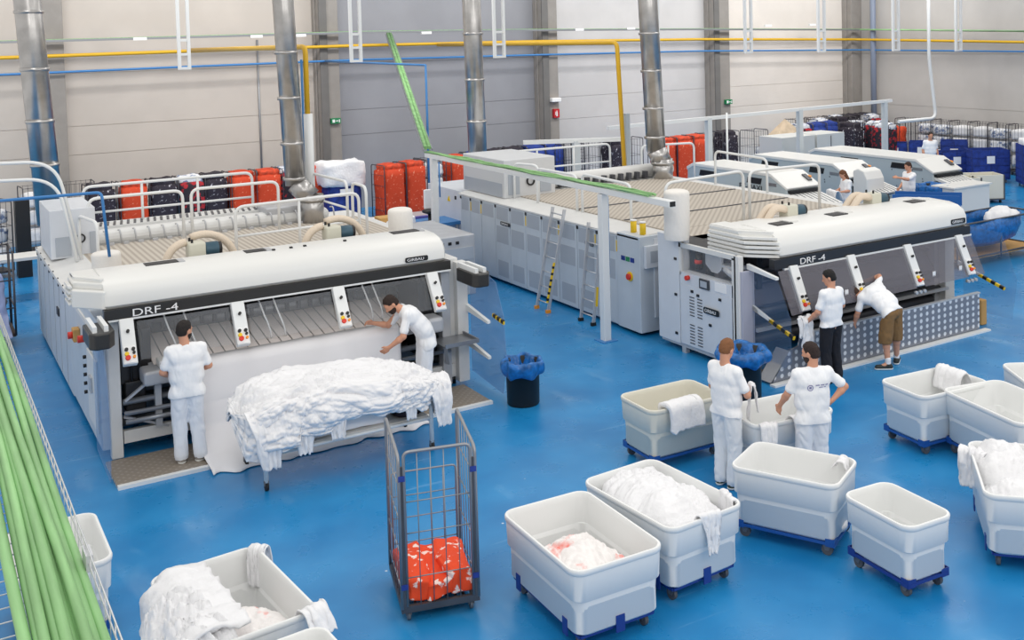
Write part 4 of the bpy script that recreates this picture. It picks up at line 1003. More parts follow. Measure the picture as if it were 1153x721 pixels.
tag(b.build('tan_bag', mat('tan sack', (206, 186, 160), .8, var=.15)), 'tan sack tied to a point on the wrapped pallet', 'bag')
t = thing('laundry_sack', 'bright orange heap of bags near the corner', 'bag', (32.3, 28.2, 0)); lump(MB(), 31.7, 32.5, 27.6, 28.4, .1, 1.5, 6, .1).build('heap', ORANGE, t)
# blue walled carts
def blue_cart(label, x, y, rz, w, l, h, top):
    t = thing('blue_cart', label, 'cart', (0, 0, 0), 'blue walled carts')
    b = MB(); T = .02; z0 = .16
    b.box(-w / 2, w / 2, -l / 2, -l / 2 + T, z0, h).box(-w / 2, w / 2, l / 2 - T, l / 2, z0, h).box(-w / 2, -w / 2 + T, -l / 2, l / 2, z0, h).box(w / 2 - T, w / 2, -l / 2, l / 2, z0, h).box(-w / 2, w / 2, -l / 2, l / 2, z0, z0 + .03)
    b.build('bag_wall', NAVY, t)
    b = MB()
    for z in (.35, .6, .85, 1.1, 1.35):
        if z < h - .05: b.box(-w / 2 - .01, w / 2 + .01, -l / 2 - .012, -l / 2, z, z + .012); b.box(-w / 2 - .012, -w / 2, -l / 2, l / 2, z, z + .012)
    for x_ in (-w / 2, 0, w / 2): b.box(x_ - .012, x_ + .012, -l / 2 - .014, -l / 2, .12, h + .01)
    b.build('wire_frame', mat('navy wire', (24, 44, 110), .5), t)
    MB().box(-w / 2, w / 2, -l / 2, l / 2, .12, .16).build('base', DOLLY, t)
    for x_ in (-w / 2 + .1, w / 2 - .1):
        for y_ in (-l / 2 + .1, l / 2 - .1): MB().cyl((x_ - .02, y_, .06), (x_ + .02, y_, .06), .06, 10).build('wheel', CASTER, t)
    MB().box(-.13, .13, -l / 2 - .02, -l / 2 - .015, h * .6, h * .6 + .25).build('label_card', SIGNW, t)
    if top: lump(MB(), -w / 2 + .03, w / 2 - .03, -l / 2 + .03, l / 2 - .03, h - .3, h + .18, x, .05).build('white_linen', LINEN, t)
    t.location = (x, y, 0); t.rotation_euler = (0, 0, rz)
blue_cart('low blue cart left of the standing man', 31.0, 26.9, -.9, .85, .7, 1.05, 0)
blue_cart('blue cart just right of the low left one', 31.6, 26.2, -.9, .85, .7, 1.1, 0)
blue_cart('blue cart right behind the standing man', 31.4, 24.6, -.9, .9, .8, 1.25, 0)
blue_cart('blue cart beside the last folding machine, label on its side', 30.4, 23.9, -.5, 1.0, .8, 1.0, 0)
blue_cart('large blue cart with a white label left of the frame edge cart', 30.9, 22.9, -.6, 1.25, .85, 1.12, 0)
blue_cart('tall blue cart topped with white linen at the right edge', 31.1, 21.2, -.7, 1.0, .85, 1.4, 1)
# ================================================================ plastic laundry bins on dollies
def rrect(w, l, r, z, n=5):
    pts = []
    for cx, cy, a in ((w / 2 - r, -l / 2 + r, -PI / 2), (w / 2 - r, l / 2 - r, 0), (-w / 2 + r, l / 2 - r, PI / 2), (-w / 2 + r, -l / 2 + r, PI)):
        for i in range(n + 1): q = a + PI / 2 * i / n; pts.append((cx + r * math.cos(q), cy + r * math.sin(q), z))
    return pts
def make_bin(w, l, h, m, dm, style='frame'):
    t = thing('laundry_bin', '', 'laundry bin')
    zb = .15; zm = zb + (h - zb) * .52; i0, i1, i2 = .048, .036, .022
    prof = [(i0 + .03, zb, .10), (i0, zb + .03, .10), (i1 + .012, zm - .012, .11), (i2, zm + .012, .11), (.012, h - .055, .12), (.004, h - .05, .13), (-.0, h - .012, .13), (.006, h, .13), (.024, h, .12), (.032, h - .012, .11), (.034, h - .06, .11), (i2 + .022, zm, .10), (i0 + .015, zb + .06, .09), (i0 + .06, zb + .03, .08), (w * .4, zb + .03, .02)]
    rows = [rrect(w - 2 * i, l - 2 * i, max(.01, min(r, (w - 2 * i) / 2 - .005)), z) for i, z, r in prof]
    b = MB(); n = len(rows[0]); vs = [p for r in rows for p in r]; fs = []
    for i in range(len(rows) - 1):
        for j in range(n): fs.append((i * n + j, i * n + (j + 1) % n, (i + 1) * n + (j + 1) % n, (i + 1) * n + j))
    fs.append(tuple(reversed(range(n)))); fs.append(tuple((len(rows) - 1) * n + j for j in range(n)))
    b.add(vs, fs, True); o = b.build('tub', m, t); e = o.modifiers.new('e', 'EDGE_SPLIT'); e.split_angle = .9
    a, c = w / 2 - i0 - (.012 if style == 'frame' else .05), l / 2 - i0 - (.012 if style == 'frame' else .05); b = MB()
    for s in (-1, 1): b.box(s * a - .015, s * a + .015, -c, c, .125, .15); b.box(-a, a, s * c - .015, s * c + .015, .125, .15)
    b.build('dolly_frame', dm, t)
    if style == 'frame':
        for sx in (-1, 1):
            for sy in (-1, 1):
                q = MB().prism([(sx * (a + .012), sy * (c + .012)), (sx * (a + .012), sy * (c - .085)), (sx * (a + .005), sy * (c - .085)), (sx * (a + .005), sy * (c + .005)), (sx * (a - .085), sy * (c + .005)), (sx * (a - .085), sy * (c + .012))], 'z', .11, .19); q.build('corner_bracket', dm, t)
    else:
        for s in (-1, 1):
            b = MB().box(-.045, .045, s * (c + .052) - .006, s * (c + .052) + .006, .10, .25); b.build('clip', dm, t)
            b = MB().box(s * (a + .052) - .006, s * (a + .052) + .006, -c * .72 - .04, -c * .72 + .04, .10, .25); b.build('clip', dm, t)
            b = MB().box(s * (a + .052) - .006, s * (a + .052) + .006, c * .72 - .04, c * .72 + .04, .10, .25); b.build('clip', dm, t)
    for sx in (-1, 1):
        for sy in (-1, 1):
            x, y = sx * (a - .05), sy * (c - .08)
            k = MB().prism([(y - .05, .125), (y + .05, .125), (y + .02, .05), (y - .02, .05)], 'x', x - .025, x + .025).build('caster', CASTER, t)
            MB().cyl((x - .018, y, .058), (x + .018, y, .058), .058, 14).build('wheel', mat('caster tyre', (86, 88, 92), .6), k)
    return t
bins = {}
def put_bin(kind, label, x, y, rz, group='white plastic laundry bins'):
    if kind not in bins:
        w, l, h, m, dm, st = {'big': (.95, 1.42, .76, PLAST, DOLLY, 'clip'), 'mid': (.80, 1.16, .76, PLAST, DOLLYM, 'frame'), 'beige': (.78, 1.14, .76, PLASTB, DOLLYM, 'frame'), 'small': (.62, .90, .71, PLAST, DOLLY, 'frame'), 'bigframe': (.92, 1.36, .78, PLAST, DOLLYM, 'frame')}[kind]
        bins[kind] = o = make_bin(w, l, h, m, dm, st)
    else: o = copy_tree(bins[kind])
    o.location = (x, y, 0); o.rotation_euler = (0, 0, rz); o['label'] = label; o['group'] = group
    return o
D_ = math.radians
put_bin('big', 'large white bin holding creased linen with red stains, nearest the roll cage', 5.09, 8.15, D_(-2))
put_bin('big', 'large white bin heaped with linen, right behind the stained one', 6.17, 8.35, D_(3))
put_bin('beige', 'beige bin with a folded white towel over its rim', 7.98, 10.53, D_(90 - 2))
put_bin('mid', 'white bin in front of the man seen from behind', 7.73, 8.10, D_(27))
put_bin('mid', 'white bin between the two sorting men, cloths over its rim', 8.71, 9.40, D_(90 - 7))
put_bin('small', 'small empty grey white bin in the foreground right', 7.92, 6.90, D_(-4))
put_bin('mid', 'white bin with a towel hung at its far end, on a blue dolly', 11.0, 8.95, D_(90 - 6))
put_bin('bigframe', 'large empty bin beside the one with the hung towel', 11.08, 7.92, D_(-12))
put_bin('mid', 'empty white bin cut by the right edge of the frame, farthest', 12.32, 8.22, D_(-32))
put_bin('big', 'white bin full of linen at the right edge, sheet over its corner', 9.50, 6.62, D_(-46))
put_bin('big', 'large white bin full of linen at the bottom left', 2.10, 8.84, D_(5))
put_bin('mid', 'white bin at the bottom edge in front of the bottom left bin', 2.22, 7.36, D_(4))
put_bin('mid', 'grey white bin half hidden behind the green cable tray', 1.0, 10.64, D_(0))
# ---------------------------------------------------------------- linen
def ridge(p, o=4):
    s = 0; a = 1.; f = 1.; t = 0
    for k in range(o):
        s += a * (1 - 2 * abs(noise.noise(p * f + Vector((k * 9.1, k * 3.3, 0))))); t += a; a *= .55; f *= 1.9
    return s / t
def billow(p, o=4):
    """rounded bulges between sharp creases, 0..1"""
    s = 0; a = 1.; f = 1.; t = 0
    for k in range(o):
        s += a * min(1., 2.2 * abs(noise.noise(p * f + Vector((k * 9.1, k * 3.3, 0))))) ** .7; t += a; a *= .5; f *= 2.1
    return s / t
def heap(label, cx, cy, rz, w, l, z0, h, seed, m, name='linen_heap', cat='linen', amp=.07, sc=2.2, n=84, skew=(0, 0), flat=2.2):
    M = Matrix.Rotation(rz, 4, 'Z'); rows = []
    for i in range(n + 1):
        row = []
        for j in range(n + 1):
            u = -1 + 2 * i / n; v = -1 + 2 * j / n
            x = u * math.sqrt(max(0, 1 - v * v * .42)); y = v * math.sqrt(max(0, 1 - u * u * .42)); r = min(1, max(abs(u), abs(v)))
            p = Vector((x * w / 2, y * l / 2, 0)); q = Vector((p.x * sc + seed * 5.1, p.y * sc + seed * 2.3, seed))
            q = q + noise.noise_vector(q * .7) * .9
            e = 1 - r ** flat
            z = z0 + h * e * (1 + skew[0] * u + skew[1] * v) + amp * 1.9 * (billow(Vector((q.x * 1.0 + .6 * q.y, q.y * 1.8, q.z)), 4) - .4) * min(1, e * 3) + amp * .9 * (billow(q * 2.7, 3) - .4) * min(1, e * 4)
            w2 = noise.noise_vector(q * 1.3) * .02
            pp = M @ Vector((p.x + w2.x, p.y + w2.y, 0)); row.append((cx + pp.x, cy + pp.y, z))
        rows.append(row)
    b = MB().grid(rows); k = len(b.v)
    per = [(i, 0) for i in range(n)] + [(n, j) for j in range(n)] + [(i, n) for i in range(n, 0, -1)] + [(0, j) for j in range(n, 0, -1)]
    ids = [i * (n + 1) + j for i, j in per]; b.v += [(b.v[a][0], b.v[a][1], z0 - .05) for a in ids]; L = len(ids)
    for a in range(L): b.f.append((ids[a], ids[(a + 1) % L], k + (a + 1) % L, k + a)); b.sm.append(True)
    b.f.append(tuple(k + a for a in range(L))); b.sm.append(False)
    return tag(b.build(name, m), label, cat)
def drape(label, M, pts, w, seed, m=LINEN, name='draped_cloth', th=.012, amp=.018, nu=22, parent=None, taper=0., sc=7):
    """cloth strip: pts = 2D path (a,z) in the local plane, width w along local x; hangs over a rim"""
    P = fillet([(p[0], p[1], 0) for p in pts], .05, 4); rows = []
    D = [0]
    for a, b_ in zip(P, P[1:]): D.append(D[-1] + (b_ - a).length)
    Q = []
    nv = 34
    for k in range(nv + 1):
        s = D[-1] * k / nv; i = max(0, min(len(P) - 2, next((q for q in range(len(D) - 1) if D[q + 1] >= s), len(P) - 2)))
        t_ = (s - D[i]) / max(1e-6, D[i + 1] - D[i]); Q.append((P[i].lerp(P[i + 1], t_), s))
    for i in range(nu + 1):
        u = -1 + 2 * i / nu; row = []
        for k, (p, s) in enumerate(Q):
            ww = w / 2 * (1 - taper * k / nv) * (1 + .06 * noise.noise(Vector((s * 5, seed, 0))))
            nn = Vector((u * w * sc * .8 + seed * 3, s * sc * .35, seed)); d = amp * 2 * (billow(nn, 3) - .4); edge = .03 * noise.noise(Vector((u * 4 + seed, s * 3, 2)))
            tan = (Q[min(k + 1, nv)][0] - Q[max(k - 1, 0)][0]).normalized(); nx, nz = -tan.y, tan.x
            endj = (.05 * noise.noise(Vector((u * 3.1, seed * 2, 4)))) * (k / nv)
            row.append(tuple(M @ Vector((u * ww + edge, p.x + nx * d + tan.x * endj, p.y + nz * d + tan.y * endj))))
        rows.append(row)
    o = MB().grid(rows).build(name, m, parent, solid=th)
    if label: tag(o, label, 'cloth')
    return o
def LM(x, y, rz): return Matrix.Translation((x, y, 0)) @ Matrix.Rotation(rz, 4, 'Z')
heap('crumpled white linen with pink red stains in the nearest large bin', 5.09, 8.08, D_(-2), .74, 1.08, .40, .14, 1, PINKL, amp=.06, skew=(.2, .1))
heap('crumpled white linen heaped above the rim of the second large bin', 6.17, 8.38, D_(3), .86, 1.36, .62, .18, 2, LINEN, amp=.07, skew=(-.1, .2))
drape('sheet end hanging over the front of the heaped bin', LM(6.22, 7.74, D_(-5)), [(-.04, .55), (-.045, .79), (-.11, .80), (-.15, .42)], .34, 3, taper=.75)
drape('sheet corner hanging over the right rim of the heaped bin', LM(6.58, 7.88, D_(75)), [(-.01, .55), (-.015, .79), (-.08, .80), (-.11, .55)], .36, 7, taper=.5)
drape('folded thick white towel over the rim of the beige bin', LM(7.86, 10.18, D_(0)), [(.12, .62), (.10, .79), (-.02, .815), (-.10, .78), (-.13, .50)], .50, 4, th=.06, amp=.008)
drape('white cloth over the corner of the bin between the sorting men', LM(8.22, 9.02, D_(-25)), [(.2, .6), (.06, .79), (-.04, .79), (-.08, .5)], .26, 9, taper=.5)
drape('white towel over the front rim beside the man seen from behind', LM(8.78, 8.98, D_(-7)), [(.2, .55), (.08, .79), (-.03, .80), (-.07, .45)], .42, 11, th=.02, amp=.008)
drape('small white cloth on the right rim of the nearer sorting bin', LM(8.16, 7.82, D_(-63 + 90)), [(.1, .70), (.04, .79), (-.03, .79), (-.06, .66)], .14, 13)
heap('flat white cloth lying in the bin before the man seen from behind', 7.78, 8.0, D_(27), .5, .9, .22, .07, 14, LINEN2, amp=.02, n=30)
drape('white towel hanging into the bin at its far end', LM(11.42, 9.02, D_(84)), [(.12, .55), (.06, .80), (-.05, .84), (-.14, .72), (-.16, .30)], .44, 15, th=.02)
heap('white linen with a faint pink tint filling the right edge bin', 9.52, 6.66, D_(-46), .80, 1.26, .50, .14, 16, LINEN, amp=.06)
heap('rumpled white sheet piled in the right edge bin', 9.62, 6.95, D_(-46), .6, .8, .60, .24, 17, LINEN, amp=.07, n=40, name='rumpled_sheet')
drape('sheet spilling over the left corner of the right edge bin', LM(9.42, 7.18, D_(-75)), [(.2, .70), (.08, .82), (-.04, .80), (-.08, .42)], .30, 18, taper=.2, amp=.04)
heap('stained crumpled linen in the bottom left bin', 2.22, 8.6, D_(5), .66, 1.05, .40, .14, 19, PINKL, amp=.07, n=50)
heap('big bundle of white linen over the left side of the bottom left bin', 1.72, 8.55, D_(8), .66, 1.30, .42, .40, 20, LINEN, amp=.11, sc=3.2, name='linen_bundle', flat=3)
drape('white linen hanging outside the left of the bottom left bin', LM(1.70, 8.75, D_(94)), [(-.35, .80), (.0, .84), (.14, .74), (.20, .20)], 1.15, 21, amp=.05, th=.03)
drape('cloth over the far right corner of the bottom left bin', LM(2.46, 9.42, D_(-45)), [(.0, .45), (.03, .79), (.11, .79), (.15, .45)], .16, 22)
drape('white cloth over the near right corner of the bottom left bin', LM(2.58, 8.18, D_(15)), [(.12, .70), (.05, .80), (-.05, .80), (-.16, .62)], .22, 23)
# ================================================================ linen trolley with the draped sheets
t = thing('linen_trolley', 'long tubular trolley carrying the draped pile of sheets', 'trolley', (4.5, 12.95, 0))
TX0, TX1, TY0, TY1 = 3.42, 5.56, 12.46, 13.35
for x in (TX0, TX1):
    for y in (TY0, TY1):
        l = MB().tube([(x, y, .10), (x, y, .85)], .028, 10).build('leg', RAILW, t)
        MB().cyl((x - .018, y, .05), (x + .018, y, .05), .05, 14).build('caster_wheel', RUBBER, l); MB().box(x - .028, x + .028, y - .02, y + .02, .06, .12).build('caster_fork', CASTER, l)
b = MB()
for y in (TY0, TY1): b.tube([(TX0, y, .42), (TX1, y, .42)], .025, 8); b.tube([(TX0, y, .84), (TX1, y, .84)], .022, 8)
for x in (TX0, TX1): b.tube([(x, TY0, .38), (x, TY1, .38)], .025, 8); b.tube([(x, TY0, .84), (x, TY1, .84)], .022, 8)
b.build('frame', RAILW, t)
MB().box(TX0 + .03, TX1 - .03, TY0 + .03, TY1 - .03, .42, .45).build('shelf', WHITE, t)
b = MB().box(TX0 + .02, TX1 - .02, TY0 + .05, TY1 - .05, .80, .83); b.build('upper_shelf', WHITE, t)
tag(lump(MB(), 3.75, 5.0, 12.52, 13.2, .455, .68, 14, .02, 8).build('folded_linen', LINEN2), 'flat stack of folded white linen on the lower shelf of the trolley', 'linen')
lump(MB(), 5.15, 5.5, 12.55, 12.9, .45, .62, 4, .05).build('dark_rag', DNAVY, tag(bpy.data.objects.new('rag_bundle', None), 'dark and yellow rags on the trolley shelf', 'rag')) ; C.objects.link(bpy.data.objects['rag_bundle'])
lump(MB(), 5.30, 5.42, 12.5, 12.62, .50, .66, 5, .02, 3).build('yellow_rag', YEL, bpy.data.objects['rag_bundle'])
bm_ = bpy.data.objects['rag_bundle']
# the pile itself: a long body wrapped over the trolley, folds running along it
rows = []; nu, nv = 270, 150
def pile_pt(i, j):
    u = i / nu; v = j / nv; x = 3.22 + 2.50 * u
    ex = abs(2 * u - 1) ** 5; top = 1.10 - .24 * ex + .05 * math.sin(u * 5.2 + .5); hw = .60 * (1 - .30 * ex)
    lob = .5 + .5 * noise.noise(Vector((x * 2.3, 3.3, 0))); lob2 = max(0, noise.noise(Vector((x * 4.1 + 7, 1.3, 0))))
    hang = .74 - .16 * max(0, 1 - u / .35) - .10 * lob - .16 * lob2 - (.12 if u < .22 else 0) * 1 - (.30 if .93 < u else 0) * .6
    a = v * 2 - 1    # -1 front bottom ... 1 back bottom
    th = a * PI / 2
    y = 12.90 + hw * (1 if abs(a) > .62 else math.sin(min(1, abs(a) / .62) * PI / 2)) * (1 if a > 0 else -1)
    if abs(a) > .62: z = .88 - (abs(a) - .62) / .38 * (.88 - (hang if a < 0 else .6)); y += (-.03 if a < 0 else .03) * math.sin((abs(a) - .62) * 8)
    else: z = .88 + (top - .88) * math.cos(abs(a) / .62 * PI / 2) ** .8
    p = Vector((x, y, z))
    q = Vector((x * .95 + .5 * z, y * 3.4 + x * .35, z * 4.2)); q += noise.noise_vector(Vector((x * 1.1, y * 1.5, z * 1.5))) * .9
    d = .17 * (billow(q, 4) - .45) + .06 * (billow(q * 2.3 + Vector((3, 1, 4)), 3) - .4)
    n_ = Vector((0, math.sin(max(-1, min(1, a / .62)) * PI / 2), max(.15, math.cos(min(1, abs(a) / .62) * PI / 2)))).normalized()
    p += n_ * d; p.x += .06 * noise.noise(Vector((y * 3, z * 4, x)))
    return tuple(p)
for i in range(nu + 1): rows.append([pile_pt(i, j) for j in range(nv + 1)])
b = MB().grid(rows)
for i in (0, nu):       # rounded ends
    c = Vector((0, 0, 0))
    for p in rows[i]: c += Vector(p)
    c /= (nv + 1); ex = -.10 if i == 0 else .10
    prev = rows[i]; 
    for s in (.75, .45, .12):
        cur = [tuple(c + (Vector(p) - c) * s + Vector((ex * (1 - s), 0, .03 * (1 - s))) + noise.noise_vector(Vector(p) * 4) * .05) for p in rows[i]]
        b.grid([prev, cur]); prev = cur
tag(b.build('sheet_pile', LINEN, solid=.012), 'long pile of crumpled white sheets draped over the trolley', 'linen')
for k, (x, w, z1, sd) in enumerate(((3.44, .46, .30, 31), (3.86, .38, .40, 32), (4.26, .36, .48, 33), (5.66, .44, .34, 34), (5.22, .26, .52, 35))):
    drape(['sheet end hanging lowest at the left of the trolley', 'short sheet end hanging beside the left leg', 'sheet end hanging at the middle of the trolley side', 'sheet end hanging over the right trolley leg', 'pale green tinted sheet end right of the middle'][k], LM(x, 12.36, D_(0 if k != 3 else 12)), [(.2, .95), (.02, .86), (-.06, .7), (-.07, z1)], w, sd, taper=.55, amp=.035)
# sheet running from the feed roller down to the floor
rows = []; n1, n2 = 60, 70
path = [(14.56, 1.150), (14.40, 1.13), (14.34, 1.06), (14.33, .58), (14.32, .55), (14.20, .30), (13.75, .08), (13.35, .045), (13.25, .012)]
P_ = fillet([(a, b_, 0) for a, b_ in path], .05, 3)
for i in range(n1 + 1):
    u = i / n1; row = []
    for k, p in enumerate(P_):
        t_ = k / (len(P_) - 1)
        x = 3.0 + (5.95 - 3.0) * u; x += .20 * max(0, .35 - t_) * (1 - u) * 1.2
        if u > .9: x -= .18 * t_ * 0
        a = .006 + .02 * t_; f = noise.noise(Vector((x * 3.2, t_ * 1.2, 0)))
        yy = p.x + a * f * 1.4; zz = p.y + (a * .6 * noise.noise(Vector((x * 4, t_ * 5, 3))) if p.y > .1 else .01 * abs(f))
        if t_ > .8 : yy += .14 * noise.noise(Vector((x * 4.7, 9, 0))) * (t_ - .8) * 5
        row.append((x, yy, zz))
    rows.append(row)
tag(MB().grid(rows).build('feeding_sheet', LINEN2, solid=.006), 'wide smooth white sheet hanging from the feed roller to the floor', 'sheet')
# ================================================================ roll cage in the foreground
t = thing('roll_cage', 'grey wire roll cage in the foreground holding orange bags', 'roll cage', (0, 0, 0))
w, d, h = .70, .86, 1.60
for s in (-1, 1):
    x = s * w / 2
    k = MB().tube(fillet([(x, -d / 2, .14), (x, -d / 2, h - .06), (x, d / 2, h + .02), (x, d / 2, .14)], .07, 5), .016, 10).build('side_frame', GALV, t)
    b = MB()
    for z in (.3, .62, .94, 1.26): b.tube([(x, -d / 2, z), (x, d / 2, z)], .006, 6)
    for q in range(1, 7): y = -d / 2 + d * q / 7; b.tube([(x, y, .14), (x, y, h - .04 + .06 * q / 7)], .0045, 6)
    b.build('wire_mesh', GALV, k)
k = MB().tube(fillet([(-w / 2 + .045, -d / 2, .16), (-w / 2 + .045, -d / 2, h - .02), (w / 2 - .045, -d / 2, h - .02), (w / 2 - .045, -d / 2, .16)], .06, 5), .015, 10).build('front_gate', GALV, t)
b = MB()
for z in (.42, .83, 1.12): b.tube([(-w / 2 + .045, -d / 2, z), (w / 2 - .045, -d / 2, z)], .0055, 6)
for q in range(1, 5): x = -w / 2 + .045 + (w - .09) * q / 5; b.tube([(x, -d / 2, .16), (x, -d / 2, h - .02)], .005, 6)
b.build('gate_wires', GALV, k)
k = MB().tube(fillet([(-w / 2 + .03, d / 2 - .02, .16), (-w / 2 + .03, d / 2 - .02, 1.06), (w / 2 - .03, d / 2 - .02, 1.06), (w / 2 - .03, d / 2 - .02, .16)], .04, 4), .009, 8).build('rear_gate', GALV, t)
b = MB()
for z in (.35, .6, .82): b.tube([(-w / 2 + .03, d / 2 - .02, z), (w / 2 - .03, d / 2 - .02, z)], .0055, 6)
for q in range(1, 5): x = -w / 2 + .03 + (w - .06) * q / 5; b.tube([(x, d / 2 - .02, .16), (x, d / 2 - .02, 1.06)], .005, 6)
b.build('gate_wires', GALV, k)
for s in (-1, 1):
    for z in (.32, 1.32): MB().box(s * (w / 2 - .022) - .03, s * (w / 2 - .022) + .03, -d / 2 - .02, -d / 2 + .02, z, z + .05).build('hinge_clip', NAVY, t)
b = MB(); b.box(-w / 2 - .01, w / 2 + .01, -d / 2 - .01, -d / 2 + .03, .10, .16).box(-w / 2 - .01, w / 2 + .01, d / 2 - .03, d / 2 + .01, .10, .16).box(-w / 2 - .01, -w / 2 + .03, -d / 2, d / 2, .10, .16).box(w / 2 - .03, w / 2 + .01, -d / 2, d / 2, .10, .16)
for q in range(9): x = -w / 2 + .05 + q * (w - .1) / 8; b.box(x - .012, x + .012, -d / 2, d / 2, .12, .135)
b.build('base', DGREY, t)
for sx in (-1, 1):
    for sy in (-1, 1):
        x, y = sx * (w / 2 - .06), sy * (d / 2 - .07); k = MB().box(x - .028, x + .028, y - .025, y + .025, .05, .10).build('caster', CASTER, t)
        MB().cyl((x - .015, y, .048), (x + .015, y, .048), .048, 14).build('wheel', CASTER, k)
for sx in (-1, 1): MB().box(sx * (w / 2 - .022) - .011, sx * (w / 2 - .022) + .011, -d / 2 - .012, -d / 2 + .012, .12, 1.45).build('corner_post', DGREY, t)
t.location = (4.06, 9.17, 0); t.rotation_euler = (0, 0, D_(-15))
Mc = Matrix.Translation((4.06, 9.17, 0)) @ Matrix.Rotation(D_(-15), 4, 'Z')
for i, (x0, x1, y0, y1, z0, z1) in enumerate(((-.32, -.06, -.40, .36, .16, .38), (-.14, .14, -.41, .36, .16, .34), (.06, .32, -.40, .36, .16, .40))):
    b = MB(); lump(b, x0, x1, y0, y1, z0, z1, 11 + i * 3, .05, 10)
    b.v = [tuple(Mc @ (Vector(v) + noise.noise_vector(Vector(v) * 9) * .02)) for v in b.v]
    tag(b.build('laundry_bag', mat('orange print bag', (0, 0, 0)) if False else ORBAG, sub=1), 'orange printed laundry bag in the foreground cage, ' + ('left one', 'middle one', 'right one')[i], 'bag', 'orange bags in the foreground cage')
# ================================================================ waste bins with blue liners
def waste_bin(label, x, y, r0, r1, h, lr):
    t = thing('waste_bin', label, 'waste bin', (x, y, 0))
    MB().lathe([(0.01, 0), (r0, 0), (r0 + .01, .02), (r1, h), (r1 + .02, h), (r1 + .02, h - .03), (r1 - .01, h - .02), (r0 - .02, .04), (0.01, .04)], (x, y, 0), 32).build('tub', BLACK, t)
    rows = []; n = 48
    for j in range(n):
        a = 2 * PI * j / n; k = .022 * math.sin(a * 7 + 1) + .016 * math.sin(a * 13); c = noise.noise(Vector((math.cos(a) * 3, math.sin(a) * 3, x)))
        pr = [(r1 + .02, h - .20 + .03 * c), (r1 + .03 + lr * .7, h - .17 + .02 * c), (r1 + .045 + lr, h - .06), (r1 + .03 + lr * .6, h + .04), (r1 - .0, h + .03), (r1 - .03, h - .08), (r1 * .6, h - .26), (.02, h - .3)]
        rows.append([(x + (rr + k * (1 if q not in (0, 7) else .3)) * math.cos(a), y + (rr + k) * math.sin(a), z + .02 * math.sin(a * 5 + q)) for q, (rr, z) in enumerate(pr)])
    MB().grid(rows, closed_u=True).build('blue_liner', BINBAG, t, sub=1)
waste_bin('black waste bin with a blue liner beside the left feeding machine', 7.38, 13.28, .225, .245, .62, .03)
waste_bin('black waste bin with a puffed blue liner behind the ginger haired man', 10.05, 11.55, .25, .27, .72, .10)
# ================================================================ people: implicit surfaces meshed by surface nets
def surface_nets(F, org, h):
    nx, ny, nz = F.shape; S = F < 0
    c = [S[:-1, :-1, :-1], S[1:, :-1, :-1], S[:-1, 1:, :-1], S[1:, 1:, :-1], S[:-1, :-1, 1:], S[1:, :-1, 1:], S[:-1, 1:, 1:], S[1:, 1:, 1:]]
    cnt = sum(x.astype(np.int8) for x in c); act = (cnt > 0) & (cnt < 8)
    idx = np.full(act.shape, -1, np.int64); ii = np.argwhere(act); idx[act] = np.arange(len(ii))
    offs = [(0, 0, 0), (1, 0, 0), (0, 1, 0), (1, 1, 0), (0, 0, 1), (1, 0, 1), (0, 1, 1), (1, 1, 1)]
    edges = [(0, 1), (2, 3), (4, 5), (6, 7), (0, 2), (1, 3), (4, 6), (5, 7), (0, 4), (1, 5), (2, 6), (3, 7)]
    V = [F[ii[:, 0] + o[0], ii[:, 1] + o[1], ii[:, 2] + o[2]] for o in offs]
    acc = np.zeros((len(ii), 3)); n = np.zeros(len(ii))
    for a, b in edges:
        va, vb = V[a], V[b]; m = (va < 0) != (vb < 0); t = np.where(m, va / np.where(m, va - vb, 1), 0)
        oa = np.array(offs[a], float); ob = np.array(offs[b], float)
        acc += np.where(m[:, None], oa + (ob - oa) * t[:, None], 0); n += m
    P = (ii + acc / n[:, None]) * h + org
    fs = []
    for ax in range(3):
        sl0 = [slice(None)] * 3; sl1 = [slice(None)] * 3; sl0[ax] = slice(0, -1); sl1[ax] = slice(1, None)
        ch = S[tuple(sl0)] != S[tuple(sl1)]; e = np.argwhere(ch); o1, o2 = [(1, 2), (2, 0), (0, 1)][ax]
        ok = (e[:, o1] > 0) & (e[:, o2] > 0) & (e[:, o1] < F.shape[o1] - 1) & (e[:, o2] < F.shape[o2] - 1); e = e[ok]
        q = []
        for d1, d2 in ((0, 0), (1, 0), (1, 1), (0, 1)):
            k = e.copy(); k[:, o1] -= d1; k[:, o2] -= d2; q.append(idx[k[:, 0], k[:, 1], k[:, 2]])
        q = np.stack(q, 1); inside = S[e[:, 0], e[:, 1], e[:, 2]]
        q = np.where(inside[:, None], q[:, ::-1], q); fs.append(q)
    return P, np.concatenate(fs)
